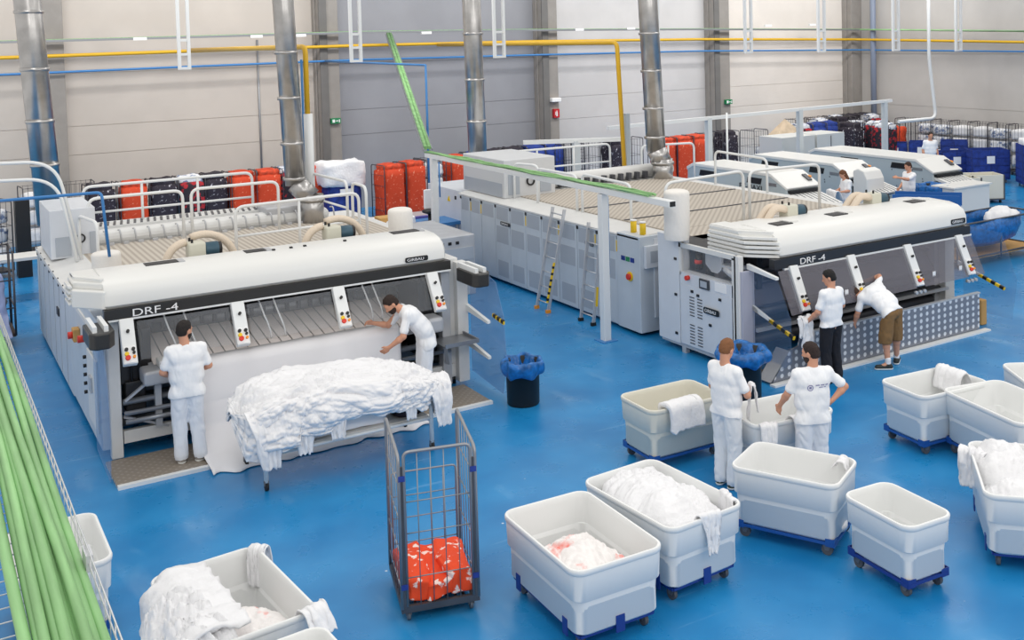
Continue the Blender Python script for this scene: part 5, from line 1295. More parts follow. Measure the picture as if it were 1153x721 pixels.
class SDF:
    def __init__(s, k=.03): s.p = []; s.k = k; s.cuts = []
    def cone(s, a, b, ra, rb, flat=None, ff=1., k=None): s.p.append(('c', np.array(a, float), np.array(b, float), ra, rb, flat, ff, k or s.k)); return s
    def ell(s, c, M, r, k=None): s.p.append(('e', np.array(c, float), np.array(M, float), np.array(r, float), k or s.k)); return s
    def cut(s, p, n): s.cuts.append((np.array(p, float), np.array(n, float) / np.linalg.norm(n))); return s    # keeps the side n points away from
    def mesh(s, h):
        lo = np.full(3, 9.); hi = np.full(3, -9.)
        for q in s.p:
            if q[0] == 'c': r = max(q[3], q[4]) + .03; lo = np.minimum(lo, np.minimum(q[1], q[2]) - r); hi = np.maximum(hi, np.maximum(q[1], q[2]) + r)
            else: r = q[3].max() + .03; lo = np.minimum(lo, q[1] - r); hi = np.maximum(hi, q[1] + r)
        lo -= 3 * h; n = np.ceil((hi - lo) / h).astype(int) + 4; F = np.full(n, .2, np.float32)
        ax = [lo[i] + h * np.arange(n[i]) for i in range(3)]
        for q in s.p:
            kk = q[-1]
            if q[0] == 'c': R_ = max(q[3], q[4]) + kk + .05; a0 = np.minimum(q[1], q[2]) - R_; a1 = np.maximum(q[1], q[2]) + R_
            else: R_ = q[3].max() + kk + .05; a0 = q[1] - R_; a1 = q[1] + R_
            i0 = np.clip(((a0 - lo) / h).astype(int), 0, n - 1); i1 = np.clip(((a1 - lo) / h).astype(int) + 1, 1, n)
            sl = tuple(slice(i0[i], i1[i]) for i in range(3))
            X, Y, Z = np.meshgrid(ax[0][sl[0]], ax[1][sl[1]], ax[2][sl[2]], indexing='ij'); P = np.stack([X, Y, Z], -1)
            if q[0] == 'c':
                a, b, ra, rb, fl, ff = q[1:7]; pa = P - a; ba = b - a; t = np.clip((pa @ ba) / max(1e-9, ba @ ba), 0, 1); d = pa - t[..., None] * ba
                if fl is not None: fl = np.array(fl, float); c = d @ fl; d = d + (c * (ff - 1))[..., None] * fl
                D = np.sqrt((d * d).sum(-1)) - (ra + t * (rb - ra))
            else:
                L = (P - q[1]) @ q[2].T / q[3]; l = np.sqrt((L * L).sum(-1)) + 1e-9; D = (l - 1) * q[3].min() * .9 if False else (l - 1) * (l / np.sqrt(((L / q[3]) ** 2).sum(-1) + 1e-12))
            f = F[sl]; hh = np.maximum(kk - np.abs(f - D), 0) / kk; F[sl] = np.minimum(f, D) - hh * hh * kk * .25
        if s.cuts:
            X, Y, Z = np.meshgrid(*ax, indexing='ij'); P = np.stack([X, Y, Z], -1)
            for p, nn in s.cuts: F = np.maximum(F, (P - p) @ nn)
        F[0], F[-1] = .2, .2; F[:, 0], F[:, -1] = .2, .2; F[:, :, 0], F[:, :, -1] = .2, .2
        return surface_nets(F, lo, h)
def sdf_obj(name, S, h, m, parent, wr=0., wf=9., wst=(1, 1, .45), seed=0., smooth=1):
    P, Fc = S.mesh(h); me = bpy.data.meshes.new(name); me.from_pydata(P.tolist(), [], Fc.tolist()); me.update()
    if wr:
        no = [v.normal.copy() for v in me.vertices]
        for v, n in zip(me.vertices, no):
            q = Vector((v.co.x * wf * wst[0] + seed, v.co.y * wf * wst[1], v.co.z * wf * wst[2] + seed)); q += noise.noise_vector(q * .5) * .8
            v.co += n * (wr * (1 - 2.2 * abs(noise.noise(q))) + wr * .4 * noise.noise(q * 2.3))
    me.polygons.foreach_set('use_smooth', [True] * len(me.polygons))
    o = link(name, me, m, parent)
    if smooth: k = o.modifiers.new('s', 'SMOOTH'); k.iterations = smooth; k.factor = .5
    return o
def nv(v): v = np.array(v, float); return v / (np.linalg.norm(v) + 1e-9)
def hand(S, w, d, n, curl=.5, r=.0098, flip=1):
    """w wrist, d finger direction, n palm normal (side the fingers curl to), flip: thumb side"""
    w = np.array(w, float); d = nv(d); n = nv(np.array(n, float) - d * (np.array(n) @ d)); s = np.cross(d, n) * flip
    pc = w + d * .05
    S.cone(w, w + d * .03, .026, .030, n, 1.5, .02); S.cone(pc - s * .022, pc + s * .022, .026, .026, n, 2.0, .02); S.cone(w + d * .078 - s * .028, w + d * .078 + s * .028, .016, .016, n, 1.2, .015)
    for i, L in enumerate((.072, .082, .076, .060)):
        b0 = w + d * .085 + s * (.031 - i * .0215); a1 = curl * .7; a2 = curl * 1.7
        k1 = b0 + (d * math.cos(a1) + n * math.sin(a1)) * L * .5; k2 = k1 + (d * math.cos(a2) + n * math.sin(a2)) * L * .5
        S.cone(b0, k1, r, r * .95, k=.006); S.cone(k1, k2, r * .95, r * .8, k=.006)
    t0 = w + d * .025 + s * .028; t1 = t0 + nv(s * .75 + d * .8 + n * .2) * .042; t2 = t1 + nv(s * .15 + d + n * .5 * curl) * .032
    S.cone(t0, t1, .014, .012, k=.012); S.cone(t1, t2, .012, .0095, k=.006)
def person(label, x, y, rz, H=1.75, J=None, head=(0, 0), hair=(40, 30, 26), longhair=False, beard=False, skin=SKIN, shirt=(242, 243, 245), pants=(236, 238, 242), shorts=False, shoes=(60, 60, 64), vox=.0085, female=False, lean=None, sole=(230, 230, 226), hands=((.6, None, None), (.6, None, None)), legs=True, z0=0, shirt_len=.0, shoe_white=False):
    s = H / 1.75; t = thing('person', label, 'person', (0, 0, 0))
    D = dict(pel=(0, 0, .93), wai=(0, .01, 1.06), che=(0, .0, 1.28), nek=(0, -.01, 1.46), hd=(0, .03, 1.615), sL=(-.178, -.01, 1.39), sR=(.178, -.01, 1.39), eL=(-.24, -.04, 1.12), eR=(.24, -.04, 1.12),
             wL=(-.25, .08, .89), wR=(.25, .08, .89), hL=(-.095, 0, .90), hR=(.095, 0, .90), kL=(-.10, .03, .49), kR=(.10, .03, .49), aL=(-.11, -.02, .09), aR=(.11, -.02, .09), tL=(-.14, .15, .03), tR=(.14, .15, .03))
    D.update(J or {}); D = {k: np.array(v, float) * s for k, v in D.items()}
    up = nv(D['nek'] - D['pel']); rt = nv(D['sR'] - D['sL']); fw = nv(np.cross(up, rt)); hips_r = nv(D['hR'] - D['hL'])
    up2 = nv(D['wai'] - D['pel']); fw2 = nv(np.cross(up2, hips_r))
    sw = .92 if female else 1.
    def torso(S, g, flare=0.):
        S.cone(D['hL'] * .85 + D['hR'] * .15, D['hR'] * .85 + D['hL'] * .15, .108 * s + g, .108 * s + g, fw2, 1.12)
        S.cone(D['pel'] + up2 * .02, D['wai'], .135 * s + g + flare, .132 * s * sw + g + flare * .6, fw2, 1.25)
        S.cone(D['wai'] - rt * .06 * s * sw, D['wai'] + rt * .06 * s * sw, .122 * s * sw + g + flare, .122 * s * sw + g + flare, fw, 1.2)
        md = (D['wai'] + D['che']) / 2; S.cone(md - rt * .062 * s * sw, md + rt * .062 * s * sw, .122 * s * sw + g + flare * .6, .122 * s * sw + g + flare * .6, fw, 1.15)
        S.cone(D['wai'], D['che'] - up * .02, .130 * s * sw + g + flare * .6, .142 * s * sw + g, fw, 1.28)
        S.cone(D['che'] - rt * .065 * s + up * .03, D['che'] + rt * .065 * s + up * .03, .118 * s * sw + g, .118 * s * sw + g, fw, 1.1)
        for q in 'LR': S.cone(D['nek'] - up * .055, D['s' + q] + up * .0, .060 * s + g, .062 * s * sw + g, fw, 1.1, .04)
        S.cone(D['sL'] - up * .08 + rt * .06, D['sR'] - up * .08 - rt * .06, .085 * s * sw + g, .085 * s * sw + g, fw, 1.05, .04)
    S = SDF(.028); torso(S, 0)
    # head
    yaw, pitch = head; hf = fw * math.cos(yaw) + rt * math.sin(yaw)
    hu = nv(np.array((0, 0, 1.)) * .6 + up * .6); hf = nv(hf - hu * (hf @ hu)); hr = np.cross(hf, hu)
    hf, hu = hf * math.cos(pitch) - hu * math.sin(pitch), hu * math.cos(pitch) + hf * math.sin(pitch)
    hc = D['hd']; Mh = np.stack([hr, hf, hu])
    P = lambda a, b, c: hc + (hr * a + hf * b + hu * c) * s
    S.cone(D['nek'] - up * .05, hc - hu * .06 * s - hf * .02, .060 * s, .054 * s, k=.03)
    S.ell(P(0, -.008, .025), Mh, np.array((.076, .096, .098)) * s, .02); S.ell(P(0, .028, -.035), Mh, np.array((.060, .070, .075)) * s, .02)
    S.cone(P(0, .07, -.085), P(0, .05, -.09), .024 * s, .03 * s, k=.02)                       # chin
    S.cone(P(0, .088, .012), P(0, .108, -.022), .009 * s, .014 * s, k=.008)                   # nose
    S.cone(P(-.035, .078, .03), P(.035, .078, .03), .012 * s, .012 * s, k=.012)               # brow
    S.cone(P(-.02, .088, -.052), P(.02, .088, -.052), .009 * s, .009 * s, k=.008)             # lips
    for q in (-1, 1): S.ell(P(q * .076, -.005, -.008), Mh, np.array((.012, .020, .032)) * s, .008); S.ell(P(q * .03, .074, .008), Mh, np.array((.013, .010, .009)) * s, .004)
    # limbs
    for q, sg in (('L', -1), ('R', 1)):
        S.cone(D['s' + q], D['e' + q], .052 * s * sw, .040 * s * sw, k=.03); fa = D['w' + q] - D['e' + q]
        S.cone(D['e' + q], D['e' + q] + fa * .3, .040 * s * sw, .042 * s * sw, k=.02); S.cone(D['e' + q] + fa * .3, D['w' + q], .041 * s * sw, .026 * s * sw, k=.02)
        cu, hd_, hn = hands[0 if sg < 0 else 1]
        hand(S, D['w' + q], hd_ if hd_ is not None else fa, hn if hn is not None else (-sg * .8, .5, -.3), cu, flip=1 if sg > 0 else -1)
        S.cone(D['h' + q], D['k' + q], .088 * s, .056 * s, k=.03); c = D['k' + q] + (D['a' + q] - D['k' + q]) * .3
        S.cone(D['k' + q], c - fw2 * .01, .054 * s, .056 * s, k=.02); S.cone(c - fw2 * .01, D['a' + q], .055 * s, .036 * s, k=.02)
        S.cone(D['a' + q], D['t' + q], .038 * s, .030 * s, k=.02)
    sdf_obj('body', S, vox, skin, t)
    # shirt
    S = SDF(.03); torso(S, .014, .020); S.cone(D['hL'] - up2 * .05, D['hR'] - up2 * .05, .131 * s, .131 * s, fw2, 1.08)
    for q in 'LR':
        e = D['s' + q] + (D['e' + q] - D['s' + q]) * .72; S.cone(D['s' + q], e, .054 * s * sw, .062 * s * sw, k=.03); n = nv(D['e' + q] - D['s' + q])
        S.cone(e, e + n * .004, .064 * s * sw, .062 * s * sw, k=.002)
    S.cut(D['pel'] - up2 * (.055 + shirt_len), -up2); S.cut(D['nek'] + up * .015, nv(up * .9 + fw * .5))
    sm = mat('shirt %d %d %d' % shirt, shirt, .85, bump=.2, bscale=22)
    so = sdf_obj('shirt', S, vox * 1.1, sm, t, wr=.0065, wf=10, wst=(1.2, 1.2, .42), seed=x)
    # trousers
    S = SDF(.02); S.cut(D['pel'] - up2 * .03 * s, up2); S.cone(D['hL'], D['hR'], .112 * s, .112 * s, fw2, 1.12); S.cone(D['pel'], D['pel'] + up2 * .06, .140 * s, .135 * s, fw2, 1.25)
    for q in 'LR':
        a = D['a' + q] + (D['k' + q] - D['a' + q]) * .03
        if shorts: n = nv(D['k' + q] - D['h' + q]); S.cone(D['h' + q], D['k' + q] + (D['a' + q] - D['k' + q]) * .06, .112 * s, .112 * s, k=.02); 
        else: S.cone(D['h' + q], D['k' + q], .110 * s, .092 * s, k=.02); S.cone(D['k' + q], a, .092 * s, .082 * s, k=.02); S.cone(a, D['a' + q] - np.array((0, 0, .035)), .080 * s, .076 * s, k=.01)
    if shorts:
        kk = (D['kL'] + D['kR']) / 2; S.cut(kk - np.array((0, 0, .07 * s)), (0, 0, -1))
    else: S.cut((0, 0, .045 * s), (0, 0, -1))
    sdf_obj('shorts' if shorts else 'trousers', S, vox * 1.1, mat('trousers %d %d %d' % pants, pants, .85, bump=.2, bscale=22), t, wr=.007, wf=11, wst=(1.2, 1.2, .6), seed=y)
    for q in 'LR':
        a, e = D['a' + q], D['t' + q]; S = SDF(.02); hd2 = nv((e - a) * np.array((1, 1, 0)))
        S.cone(a * np.array((1, 1, 0)) + np.array((0, 0, .045)) - hd2 * .03, e + hd2 * .02 + np.array((0, 0, .012)), .046 * s, .038 * s); S.cone(a + np.array((0, 0, -.01)), a + np.array((0, 0, .005)), .046 * s, .044 * s); S.cut((0, 0, .012), (0, 0, -1))
        k = sdf_obj('shoe', S, vox, mat('shoe %d %d %d' % shoes, shoes, .6), t)
        S = SDF(.01); S.cone(a * np.array((1, 1, 0)) + np.array((0, 0, .035)) - hd2 * .03, e + hd2 * .022 + np.array((0, 0, .002)), .051 * s, .043 * s); S.cut((0, 0, .028), (0, 0, 1)); S.cut((0, 0, .002), (0, 0, -1))
        sdf_obj('sole', S, vox, mat('shoe sole %d' % sole[0], sole, .6), k)
        if shorts: S = SDF(.01); S.cone(a + np.array((0, 0, 0)), a + np.array((0, 0, .07)), .044 * s, .046 * s); sdf_obj('sock', S, vox, LINEN, t)
    # hair
    S = SDF(.015); S.ell(P(0, -.014, .034), Mh, np.array((.083, .100, .101)) * s); S.ell(P(0, -.045, -.01), Mh, np.array((.074, .066, .075)) * s)
    if longhair:
        S.cone(P(0, -.05, .0), P(.02, -.075, -.20), .078 * s, .055 * s, k=.03); S.cone(P(.06, -.02, -.02), P(.075, -.03, -.20), .035 * s, .028 * s, k=.03); S.cone(P(-.06, -.02, -.02), P(-.075, -.03, -.18), .03 * s, .02 * s, k=.03)
        S.cut(P(0, .06, .02), nv(hf * 1. - hu * .35))
    else:
        S.cut(P(0, .045, .035), nv(hf * .95 - hu * .55)); S.cut(P(0, -.06, -.065), nv(-hu * 1.0 + hf * .15))
    S.p.append(('c', P(0, .02, .075), P(0, .06, .07), .05 * s, .03 * s, None, 1., .02))
    sdf_obj('hair', S, vox, mat('hair %d' % hair[0], hair, .8, bump=.5, bscale=90), t, wr=.005, wf=30, wst=(1, 1, 1), seed=3)
    if beard:
        S = SDF(.012); S.ell(P(0, .030, -.045), Mh, np.array((.0655, .074, .074)) * s); S.cone(P(0, .07, -.088), P(0, .05, -.09), .029 * s, .034 * s)
        S.cut(P(0, .03, -.028), nv(hu + hf * .0)); S.cut(P(0, -.0, 0), -hf)
        sdf_obj('beard', S, vox, mat('hair %d' % hair[0], hair, .8), t)
    t.location = (x, y, z0); t.rotation_euler = (0, 0, rz)
    t['_shirt'] = so.name
    return t, so, D
def shirt_print(pt, so, rows, ring):
    """small printed marks laid on the shirt surface; rows: (x0, x1, z, h) in body space, seen from the back"""
    from mathutils.bvhtree import BVHTree
    bpy.context.view_layer.update(); dg = bpy.context.evaluated_depsgraph_get(); ev = so.evaluated_get(dg); bv = BVHTree.FromObject(ev.original, dg)
    b = MB()
    def hit(x, z):
        l, n, i, d = bv.ray_cast(Vector((x, -1, z)), Vector((0, 1, 0))); return (l + Vector((0, -.004, 0))) if l is not None else None
    for x0, x1, z, h in rows:
        n = max(1, int((x1 - x0) / .012))
        for k in range(n):
            if (k * 7) % 5 == 0: continue
            xa = x0 + (x1 - x0) * k / n; xb = xa + (x1 - x0) / n * .8; q = [hit(xa, z), hit(xb, z), hit(xb, z + h), hit(xa, z + h)]
            if all(v is not None for v in q): b.add(q, [(0, 1, 2, 3)])
    if ring:
        cx, cz, r = ring; n = 16
        for k in range(n):
            a0, a1 = 2 * PI * k / n, 2 * PI * (k + .8) / n
            q = [hit(cx + rr * math.cos(a), cz + rr * math.sin(a)) for rr, a in ((r, a0), (r, a1), (r * .72, a1), (r * .72, a0))]
            if all(v is not None for v in q): b.add(q, [(0, 1, 2, 3)])
        q = [hit(cx + a * r * .35, cz + c * r * .35) for a, c in ((-1, -1), (1, -1), (1, 1), (-1, 1))]
        if all(v is not None for v in q): b.add(q, [(0, 1, 2, 3)])
    o = b.build('back_print', mat('shirt print', (120, 118, 168), .8), None); o.parent = so
FR = 0.0
# 1 man at the left machine, hands in front, head turned right
person('bearded man in white at the left machine, back to us', 2.86, 13.88, D_(-4), 1.80, dict(eL=(-.27, .02, 1.14), eR=(.27, .02, 1.14), wL=(-.14, .22, 1.02), wR=(.17, .22, 1.06), aL=(-.10, -.02, .09), aR=(.12, -.06, .09), tL=(-.10, .14, .03), tR=(.24, .02, .03)), head=(.95, .18), beard=True, hair=(34, 28, 26), shoes=(150, 146, 140), pants=(232, 236, 243), z0=.03, shirt_len=.07)
# 2 man leaning over the feed roller
person('bearded man in white leaning over the feed roller behind the draped pile', 6.18, 13.98, D_(90 - 12), 1.84, dict(pel=(0, -.02, .93), wai=(0, .03, 1.06), che=(0, .17, 1.24), nek=(0, .32, 1.37), hd=(0, .45, 1.44), sL=(-.18, .27, 1.32), sR=(.18, .27, 1.32), eL=(-.22, .34, 1.04), wL=(-.16, .52, .90), eR=(.22, .46, 1.10), wR=(.16, .68, 1.17)), head=(-.2, .45), beard=True, hair=(44, 30, 24), shirt_len=.07, hands=((.5, None, None), (.8, None, None)), z0=.03)
# 3 man with dark trousers
person('man in white shirt and dark trousers holding a cloth at the kickboard', 11.62, 11.34, D_(2), 1.70, dict(eL=(-.27, .02, 1.12), wL=(-.30, .22, .93), eR=(.28, .02, 1.14), wR=(.20, .20, 1.0), aR=(.12, -.02, .09), tR=(.16, .15, .03)), head=(-.7, .35), hair=(26, 22, 22), pants=(26, 26, 34), shoes=(20, 20, 24), sole=(30, 30, 34))
# 4 ginger man folding a cloth
person('ginger haired man in white folding a cloth, left of the sorting bins', 7.93, 9.42, D_(-82), 1.74, dict(eL=(-.26, .05, 1.12), wL=(-.14, .28, 1.06), eR=(.26, .08, 1.12), wR=(.02, .34, 1.08), aL=(-.08, -.02, .09), tL=(-.1, .14, .03)), head=(-.1, .45), hair=(128, 84, 52), pants=(236, 238, 240), shoes=(70, 74, 60), hands=((.9, (.2, 1, .1), None), (.9, (-.5, .8, .1), None)), shirt_len=.02)
# 5 man seen from behind
t5, so5, D5 = person('dark haired man in white seen from behind, elbow out', 8.62, 8.72, D_(-22), 1.74, dict(eL=(-.27, .08, 1.14), wL=(-.30, .24, .96), eR=(.40, .0, 1.20), wR=(.22, -.04, 1.06)), head=(-.75, .25), beard=True, hair=(46, 32, 28), hands=((.4, (-.1, .5, -1), None), (.5, (-.7, .1, -.6), None)), shirt_len=.06)
shirt_print(t5, so5, [(-.02, .15, 1.27, .012), (.02, .12, 1.245, .010)], (-.07, 1.25, .036))
# 6 man bending in brown shorts
person('man in brown shorts bending into the right feeding machine', 12.85, 11.28, D_(10), 1.74, dict(pel=(0, -.02, .90), wai=(0, .08, .99), che=(-.02, .25, 1.12), nek=(-.05, .41, 1.18), hd=(-.13, .55, 1.10), sL=(-.21, .38, 1.08), sR=(.19, .33, 1.22), eL=(-.26, .42, .84), wL=(-.24, .50, .64), eR=(.40, .44, 1.30), wR=(.30, .66, 1.20), hL=(-.11, -.02, .87), hR=(.11, -.02, .87), kL=(-.13, .02, .47), kR=(.15, .0, .47), aL=(-.15, -.04, .09), aR=(.20, .02, .09), tL=(-.26, .06, .03), tR=(.34, .08, .03)), head=(0, .6), hair=(60, 40, 30), shorts=True, pants=(132, 100, 62), shoes=(36, 44, 44), hands=((.5, None, None), (.5, None, None)))
# 7 girl at the folder
person('girl with long brown hair behind the right hood, working bent over', 20.85, 19.75, D_(75), 1.62, dict(hd=(0, .10, 1.60), nek=(0, .04, 1.45), eL=(-.23, .05, 1.14), wL=(-.12, .28, 1.12), eR=(.23, .05, 1.14), wR=(.10, .28, 1.12)), head=(0, .5), hair=(110, 70, 44), longhair=True, female=True, vox=.013)
# 8 man at the blue counter
person('man in white with a raised hand behind the blue counter', 22.6, 19.15, D_(80), 1.72, dict(eL=(-.24, .24, 1.30), wL=(-.16, .50, 1.36), eR=(.24, .02, 1.12), wR=(.18, .2, 1.0)), head=(.1, .35), hair=(60, 40, 28), vox=.013)
# 9 standing man by the cages
person('man in white standing among the blue carts at the right wall', 29.4, 24.0, D_(150), 1.74, None, head=(0, .2), hair=(40, 30, 28), vox=.016)
# 10 person bending behind the machine end
person('person in white bending over the blue liner trolley beyond the right hood', 19.25, 16.45, D_(-70), 1.72, dict(pel=(0, -.02, .90), wai=(0, .08, 1.0), che=(0, .28, 1.08), nek=(0, .47, 1.10), hd=(0, .60, 1.04), sL=(-.18, .40, 1.08), sR=(.18, .40, 1.08), eL=(-.22, .50, .86), wL=(-.16, .6, .66), eR=(.22, .50, .86), wR=(.16, .6, .66)), head=(0, .6), hair=(40, 30, 28), vox=.013)
# cloths in hands
drape('white cloth held by the man in dark trousers', LM(11.30, 11.55, D_(5)), [(.05, .98), (.0, 1.0), (-.05, .92), (-.06, .55)], .22, 41, amp=.04, taper=-.2)
drape('white sleeve of the cloth held by the man in dark trousers', LM(11.18, 11.52, D_(20)), [(.02, 1.0), (-.02, .9), (-.03, .72)], .2, 42, amp=.03)
drape('white cloth being folded by the ginger haired man', LM(8.28, 9.40, D_(60)), [(.03, .72), (.0, 1.16), (-.05, 1.14), (-.10, .82)], .12, 43, amp=.02, th=.015)
drape('white cloth on the table before the girl', LM(20.45, 19.75, D_(75)), [(.2, .7), (.1, 1.1), (.0, 1.1), (-.1, .8)], .5, 44)
# ================================================================ cable tray in the near left foreground
t = thing('cable_basket', 'wire basket tray of thick green cables crossing the lower left corner', 'cable tray', (.2, 6, 3.35))
X0, X1, YA, YB, ZT = -.34, .485, -1.5, 14.0, 3.42
b = MB()
for k in range(int((YB - YA) / .105)):
    y = YA + k * .105; b.tube([(X0, y, ZT + .08), (X0, y, ZT - .03), (X1, y, ZT - .03), (X1, y, ZT + .08)], .0028, 5)
b.build('cross_wire', mat('bright zinc wire', (196, 198, 200), .35, .6), t)
b = MB()
for x, z in ((X0, .08), (X0, .03), (X1, .08), (X1, .03), (X0 + .12, -.036), (X0 + .36, -.036), (X0 + .6, -.036), (X1 - .03, -.036)): b.tube([(x, YA, ZT + z), (x, YB, ZT + z)], .0032, 5)
b.build('long_wire', MAT['bright zinc wire'], t)
for k in range(2, 9):
    r = (.019, .019, .0205, .021, .021, .019, .0185, .018, .017)[k]
    xb = (.155, .215, .252, .292, .332, .370, .405, .436, .462)[k]
    pts = []
    for j in range(48):
        y = YA + (YB - YA) * j / 47; pts.append((xb + .007 * math.sin(y * .55 + k * 1.3) + .003 * math.sin(y * 1.9 + k), y, ZT - .025 + r + .005 * math.sin(y * .8 + k * 2) + (.012 if k % 3 == 1 else 0)))
    MB().tube(pts, r, 12).build('cable', GREENC, t)
for k, r in enumerate((.017, .019, .018)):
    MB().tube([(.30 + k * .05 + .01 * math.sin(j * .9 + k), YA + j * .8, ZT + .022 + .004 * math.sin(j + k)) for j in range(20)], r, 10).build('cable', GREENC, t)
for y in (3.2, 4.1):
    MB().box(X1 - .01, X1 + .015, y, y + .10, ZT + .0, ZT + .06).build('joint_clip', LGREY, t)
MB().box(-.46, -.34, YA, YB, ZT - .22, ZT - .10).build('support_beam', mat('brown grey beam', (118, 110, 104), .6), t)
# ================================================================ far left clutter
t = thing('draped_trolley', 'low trolley with a pale blue sheet hanging at the far left', 'trolley', (1.0, 21.6, 0))
MB().box(-.2, 1.5, 21.2, 22.1, .18, .24).build('base', mat('wood base', (70, 56, 50), .7), t)
b = MB()
for x in (-.2, .6, 1.5):
    for y in (21.2, 22.1): b.tube([(x, y, .2), (x, y, 1.7)], .02, 6)
for z in (.7, 1.2, 1.7): b.tube([(-.2, 21.2, z), (1.5, 21.2, z)], .012, 6); b.tube([(-.2, 22.1, z), (1.5, 22.1, z)], .012, 6); b.tube([(1.5, 21.2, z), (1.5, 22.1, z)], .012, 6)
for k in range(8): b.tube([(-.2 + k * .24, 22.1, .2), (-.2 + k * .24, 22.1, 1.7)], .008, 5)
b.build('frame', FRAME, t)
for x in (0, 1.3):
    for y in (21.3, 22.0): MB().cyl((x - .02, y, .07), (x + .02, y, .07), .07, 10).build('wheel', RUBBER, t)
drape('pale blue sheet sliding off the far left trolley', LM(.75, 21.3, D_(0)), [(.3, 1.3), (.0, 1.35), (-.1, 1.1), (-.2, .6), (-.55, .3)], 1.1, 51, m=mat('pale blue sheet', (164, 176, 214), .85), amp=.08, taper=-.2)
tag(lump(MB(), .0, 1.4, 21.3, 22.0, .3, .9, 3, .08).build('laundry_heap', mat('grey laundry', (120, 124, 132), .9, var=.3), None), 'grey heap on the far left trolley', 'laundry')
tag(MB().box(2.05, 2.35, 27.5, 28.0, 0, 1.8).build('dark_cabinet', BLACK, bevel=.01), 'narrow black cabinet behind the far left trolley', 'cabinet')
t = thing('work_bench', 'white topped bench left of the leftmost duct', 'bench', (3.0, 26, 0))
MB().box(1.2, 3.6, 24.9, 25.6, .86, .92).build('top', WHITE, t)
for x in (1.25, 3.5):
    for y in (24.95, 25.5): MB().box(x, x + .06, y, y + .06, 0, .86).build('leg', DGREY, t)
# ================================================================ between machines: conveyor levels seen beyond the left machine
t = thing('conveyor_track', 'long low conveyor with purple edge behind the left machine', 'conveyor', (11, 26, 0))
MB().box(7.5, 14.8, 25.6, 26.6, .3, .62).build('bed', LGREY, t)
MB().box(7.5, 14.8, 25.45, 25.6, .45, .68).build('edge_beam', mat('purple blue edge', (90, 88, 160), .5), t)
for x in (8, 11, 14): MB().box(x, x + .1, 25.7, 26.4, 0, .3).build('leg', DGREY, t)
t = thing('work_table', 'blue edged table with white bundles behind the left machine', 'table', (8.6, 22.6, 0))
MB().box(7.6, 11.0, 22.4, 23.3, .95, 1.02).build('top', BLUEP, t)
for x in (7.7, 10.8):
    for y in (22.45, 23.15): MB().box(x, x + .06, y, y + .06, 0, .95).build('leg', LGREY, t)
for i, (x, y, w) in enumerate(((8.05, 22.9, .3), (8.8, 22.8, .35), (9.5, 22.9, .4))):
    tag(lump(MB(), x - w, x + w, y - .25, y + .25, 1.03, 1.22, i + 2, .03).build('linen_bundle', LINEN2), 'white bundle on the blue edged table, ' + ('left', 'middle', 'right')[i], 'linen', 'white bundles on the table')
t = thing('stool', 'black and white swivel stool beside the grey machine cabinet', 'stool', (10.35, 22.9, 0))
MB().cyl((10.35, 22.9, 0.05), (10.35, 22.9, 1.2), .05).build('column', BLACK, t); MB().box(10.2, 10.5, 22.75, 23.05, 1.2, 1.28).build('seat', BLACK, t, bevel=.03); MB().box(10.25, 10.45, 22.99, 23.04, 1.28, 1.75).build('backrest', SIGNW, t, bevel=.03)
MB().lathe([(0.01, 0), (.3, 0), (.3, .04), (.05, .07)], (10.35, 22.9, 0), 16).build('foot_ring', BLACK, t)
t = thing('machine_cabinet', 'pale cabinet with warning signs at the far end of the right ironer', 'cabinet', (11.2, 23.2, 0))
MB().box(10.9, 12.3, 22.35, 24.2, .05, 1.72).build('case', CABW, t, bevel=.01)
b = MB()
for y in (23.0, 23.8): b.prism([(y - .07, 1.42), (y + .07, 1.42), (y, 1.54)], 'x', 10.885, 10.9)
b.build('warning_sign', YEL, t)
MB().box(10.88, 10.9, 22.6, 22.66, 1.5, 1.58).build('switch', BLACK, t)
# ================================================================ blue counter, bins and trolley right of the right machine
t = thing('blue_counter', 'long blue walled sorting counter behind the right hood', 'counter', (22.5, 17.7, 0))
CB = mat('counter blue', (34, 98, 168), .5)
MB().bar((21.6, 18.85, .80), (22.6, 17.55, .80), .03, .34).build('front_wall', CB, t); MB().bar((22.1, 19.2, .80), (23.15, 17.9, .80), .03, .34).build('back_wall', CB, t)
MB().bar((21.85, 19.02, .64), (22.88, 17.72, .64), .62, .03).build('bed', CB, t)
for x, y in ((21.65, 18.7), (22.5, 17.6), (22.15, 19.0), (23.0, 17.9)):
    MB().box(x, x + .07, y, y + .07, 0, .62).build('leg', DGREY, t)
waste_bin('black drum with a blue liner beside the man at the counter', 23.6, 19.15, .42, .44, .98, .02)
t = thing('white_cabinet', 'low white cabinet under the last folding machine', 'cabinet', (24.2, 17.9, 0)); MB().box(23.4, 24.9, 18.35, 19.0, 0, .98).build('case', HOODW, t, bevel=.02); MB().box(23.35, 24.95, 18.3, 19.05, .98, 1.02).build('lid', HOODW, t)
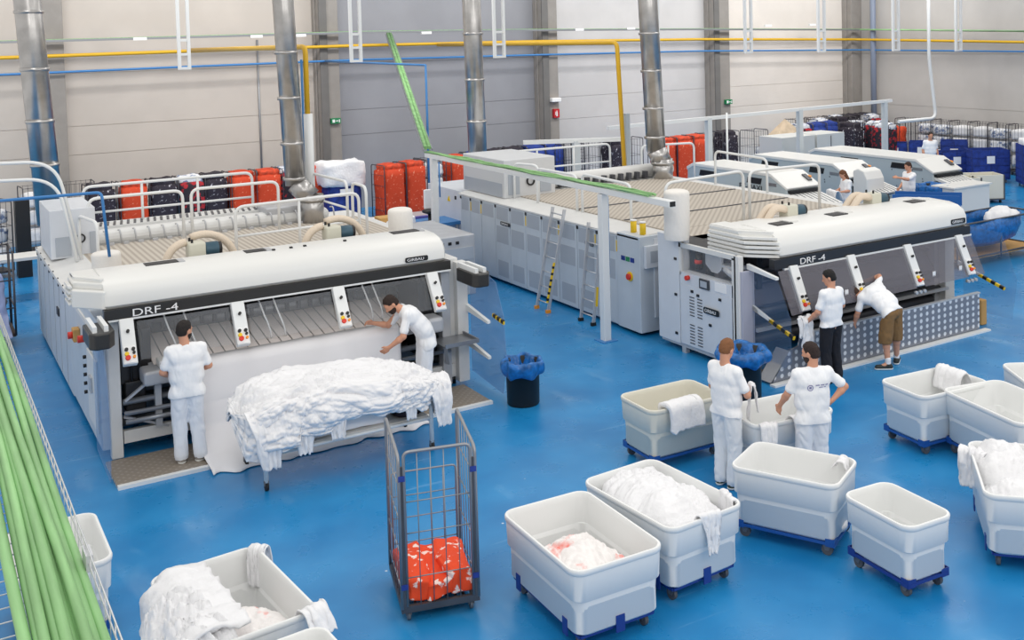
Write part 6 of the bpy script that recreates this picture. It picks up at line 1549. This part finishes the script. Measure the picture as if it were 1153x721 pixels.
def wire_bin(label, x, y, w, l, h, rz):
    t = thing('canvas_bin', label, 'bin', (0, 0, 0), 'beige framed bins')
    b = MB(); q = .02
    b.box(-w / 2, w / 2, -l / 2, -l / 2 + q, .16, h).box(-w / 2, w / 2, l / 2 - q, l / 2, .16, h).box(-w / 2, -w / 2 + q, -l / 2, l / 2, .16, h).box(w / 2 - q, w / 2, -l / 2, l / 2, .16, h).box(-w / 2, w / 2, -l / 2, l / 2, .14, .18); b.build('tub', PLASTB, t, bevel=.01)
    b = MB()
    for x_ in (-w / 2 - .01, w / 2 + .01):
        for y_ in (-l / 2 - .01, l / 2 + .01): b.box(x_ - .015, x_ + .015, y_ - .015, y_ + .015, .1, h)
    b.box(-w / 2 - .02, w / 2 + .02, -l / 2 - .02, l / 2 + .02, .10, .14); b.build('frame', DGREY, t)
    for x_ in (-w / 2 + .08, w / 2 - .08):
        for y_ in (-l / 2 + .08, l / 2 - .08): MB().cyl((x_ - .02, y_, .05), (x_ + .02, y_, .05), .05, 10).build('wheel', RUBBER, t)
    t.location = (x, y, 0); t.rotation_euler = (0, 0, rz)
wire_bin('beige framed bin left of its pair under the last folder table', 26.35, 20.35, .8, .7, .85, -.5)
wire_bin('beige framed bin right of its pair, lid side toward us', 27.3, 20.35, .95, .7, .85, -.5)
t = thing('liner_trolley', 'two tier frame trolley with a big blue liner and white linen', 'trolley', (20.6, 15.3, 0))
b = MB()
for x in (19.1, 20.6, 22.0):
    for y in (14.9, 15.9): b.tube([(x, y, .12), (x, y, .98)], .022, 6)
for y in (14.9, 15.9): b.tube([(19.1, y, .98), (22.0, y, .98)], .022, 6); b.tube([(19.1, y, .22), (22.0, y, .22)], .022, 6)
for x in (19.1, 22.0): b.tube([(x, 14.9, .98), (x, 15.9, .98)], .022, 6); b.tube([(x, 14.9, .22), (x, 15.9, .22)], .022, 6)
b.build('frame', DGREY, t)
MB().box(19.1, 22.0, 14.9, 15.9, .18, .21).build('deck', CARD, t)
rows = []
for i in range(24):
    a = 2 * PI * i / 24; c, s_ = math.cos(a), math.sin(a); q = .06 * noise.noise(Vector((c * 2, s_ * 2, 1)))
    rows.append([(20.5 + (1.38 + q) * c, 15.4 + (.52 + q) * s_, .98), (20.5 + (1.35 + q) * c, 15.4 + (.56 + q * 2) * s_, .75), (20.5 + (1.15 + q * 2) * c, 15.4 + (.5 + q * 2) * s_, .5), (20.5 + .8 * c, 15.4 + .35 * s_, .38), (20.5, 15.4, .36)])
MB().grid(rows, closed_u=True).build('blue_liner', BINBAG, t, solid=.01)
for x in (19.3, 21.8):
    for y in (15.0, 15.8): MB().cyl((x - .02, y, .06), (x + .02, y, .06), .06, 10).build('wheel', RUBBER, t)
heap('mound of white linen in the blue liner trolley', 21.2, 15.3, 0, .85, .7, .86, .24, 61, LINEN, amp=.06, n=30)
bpy.context.view_layer.update()
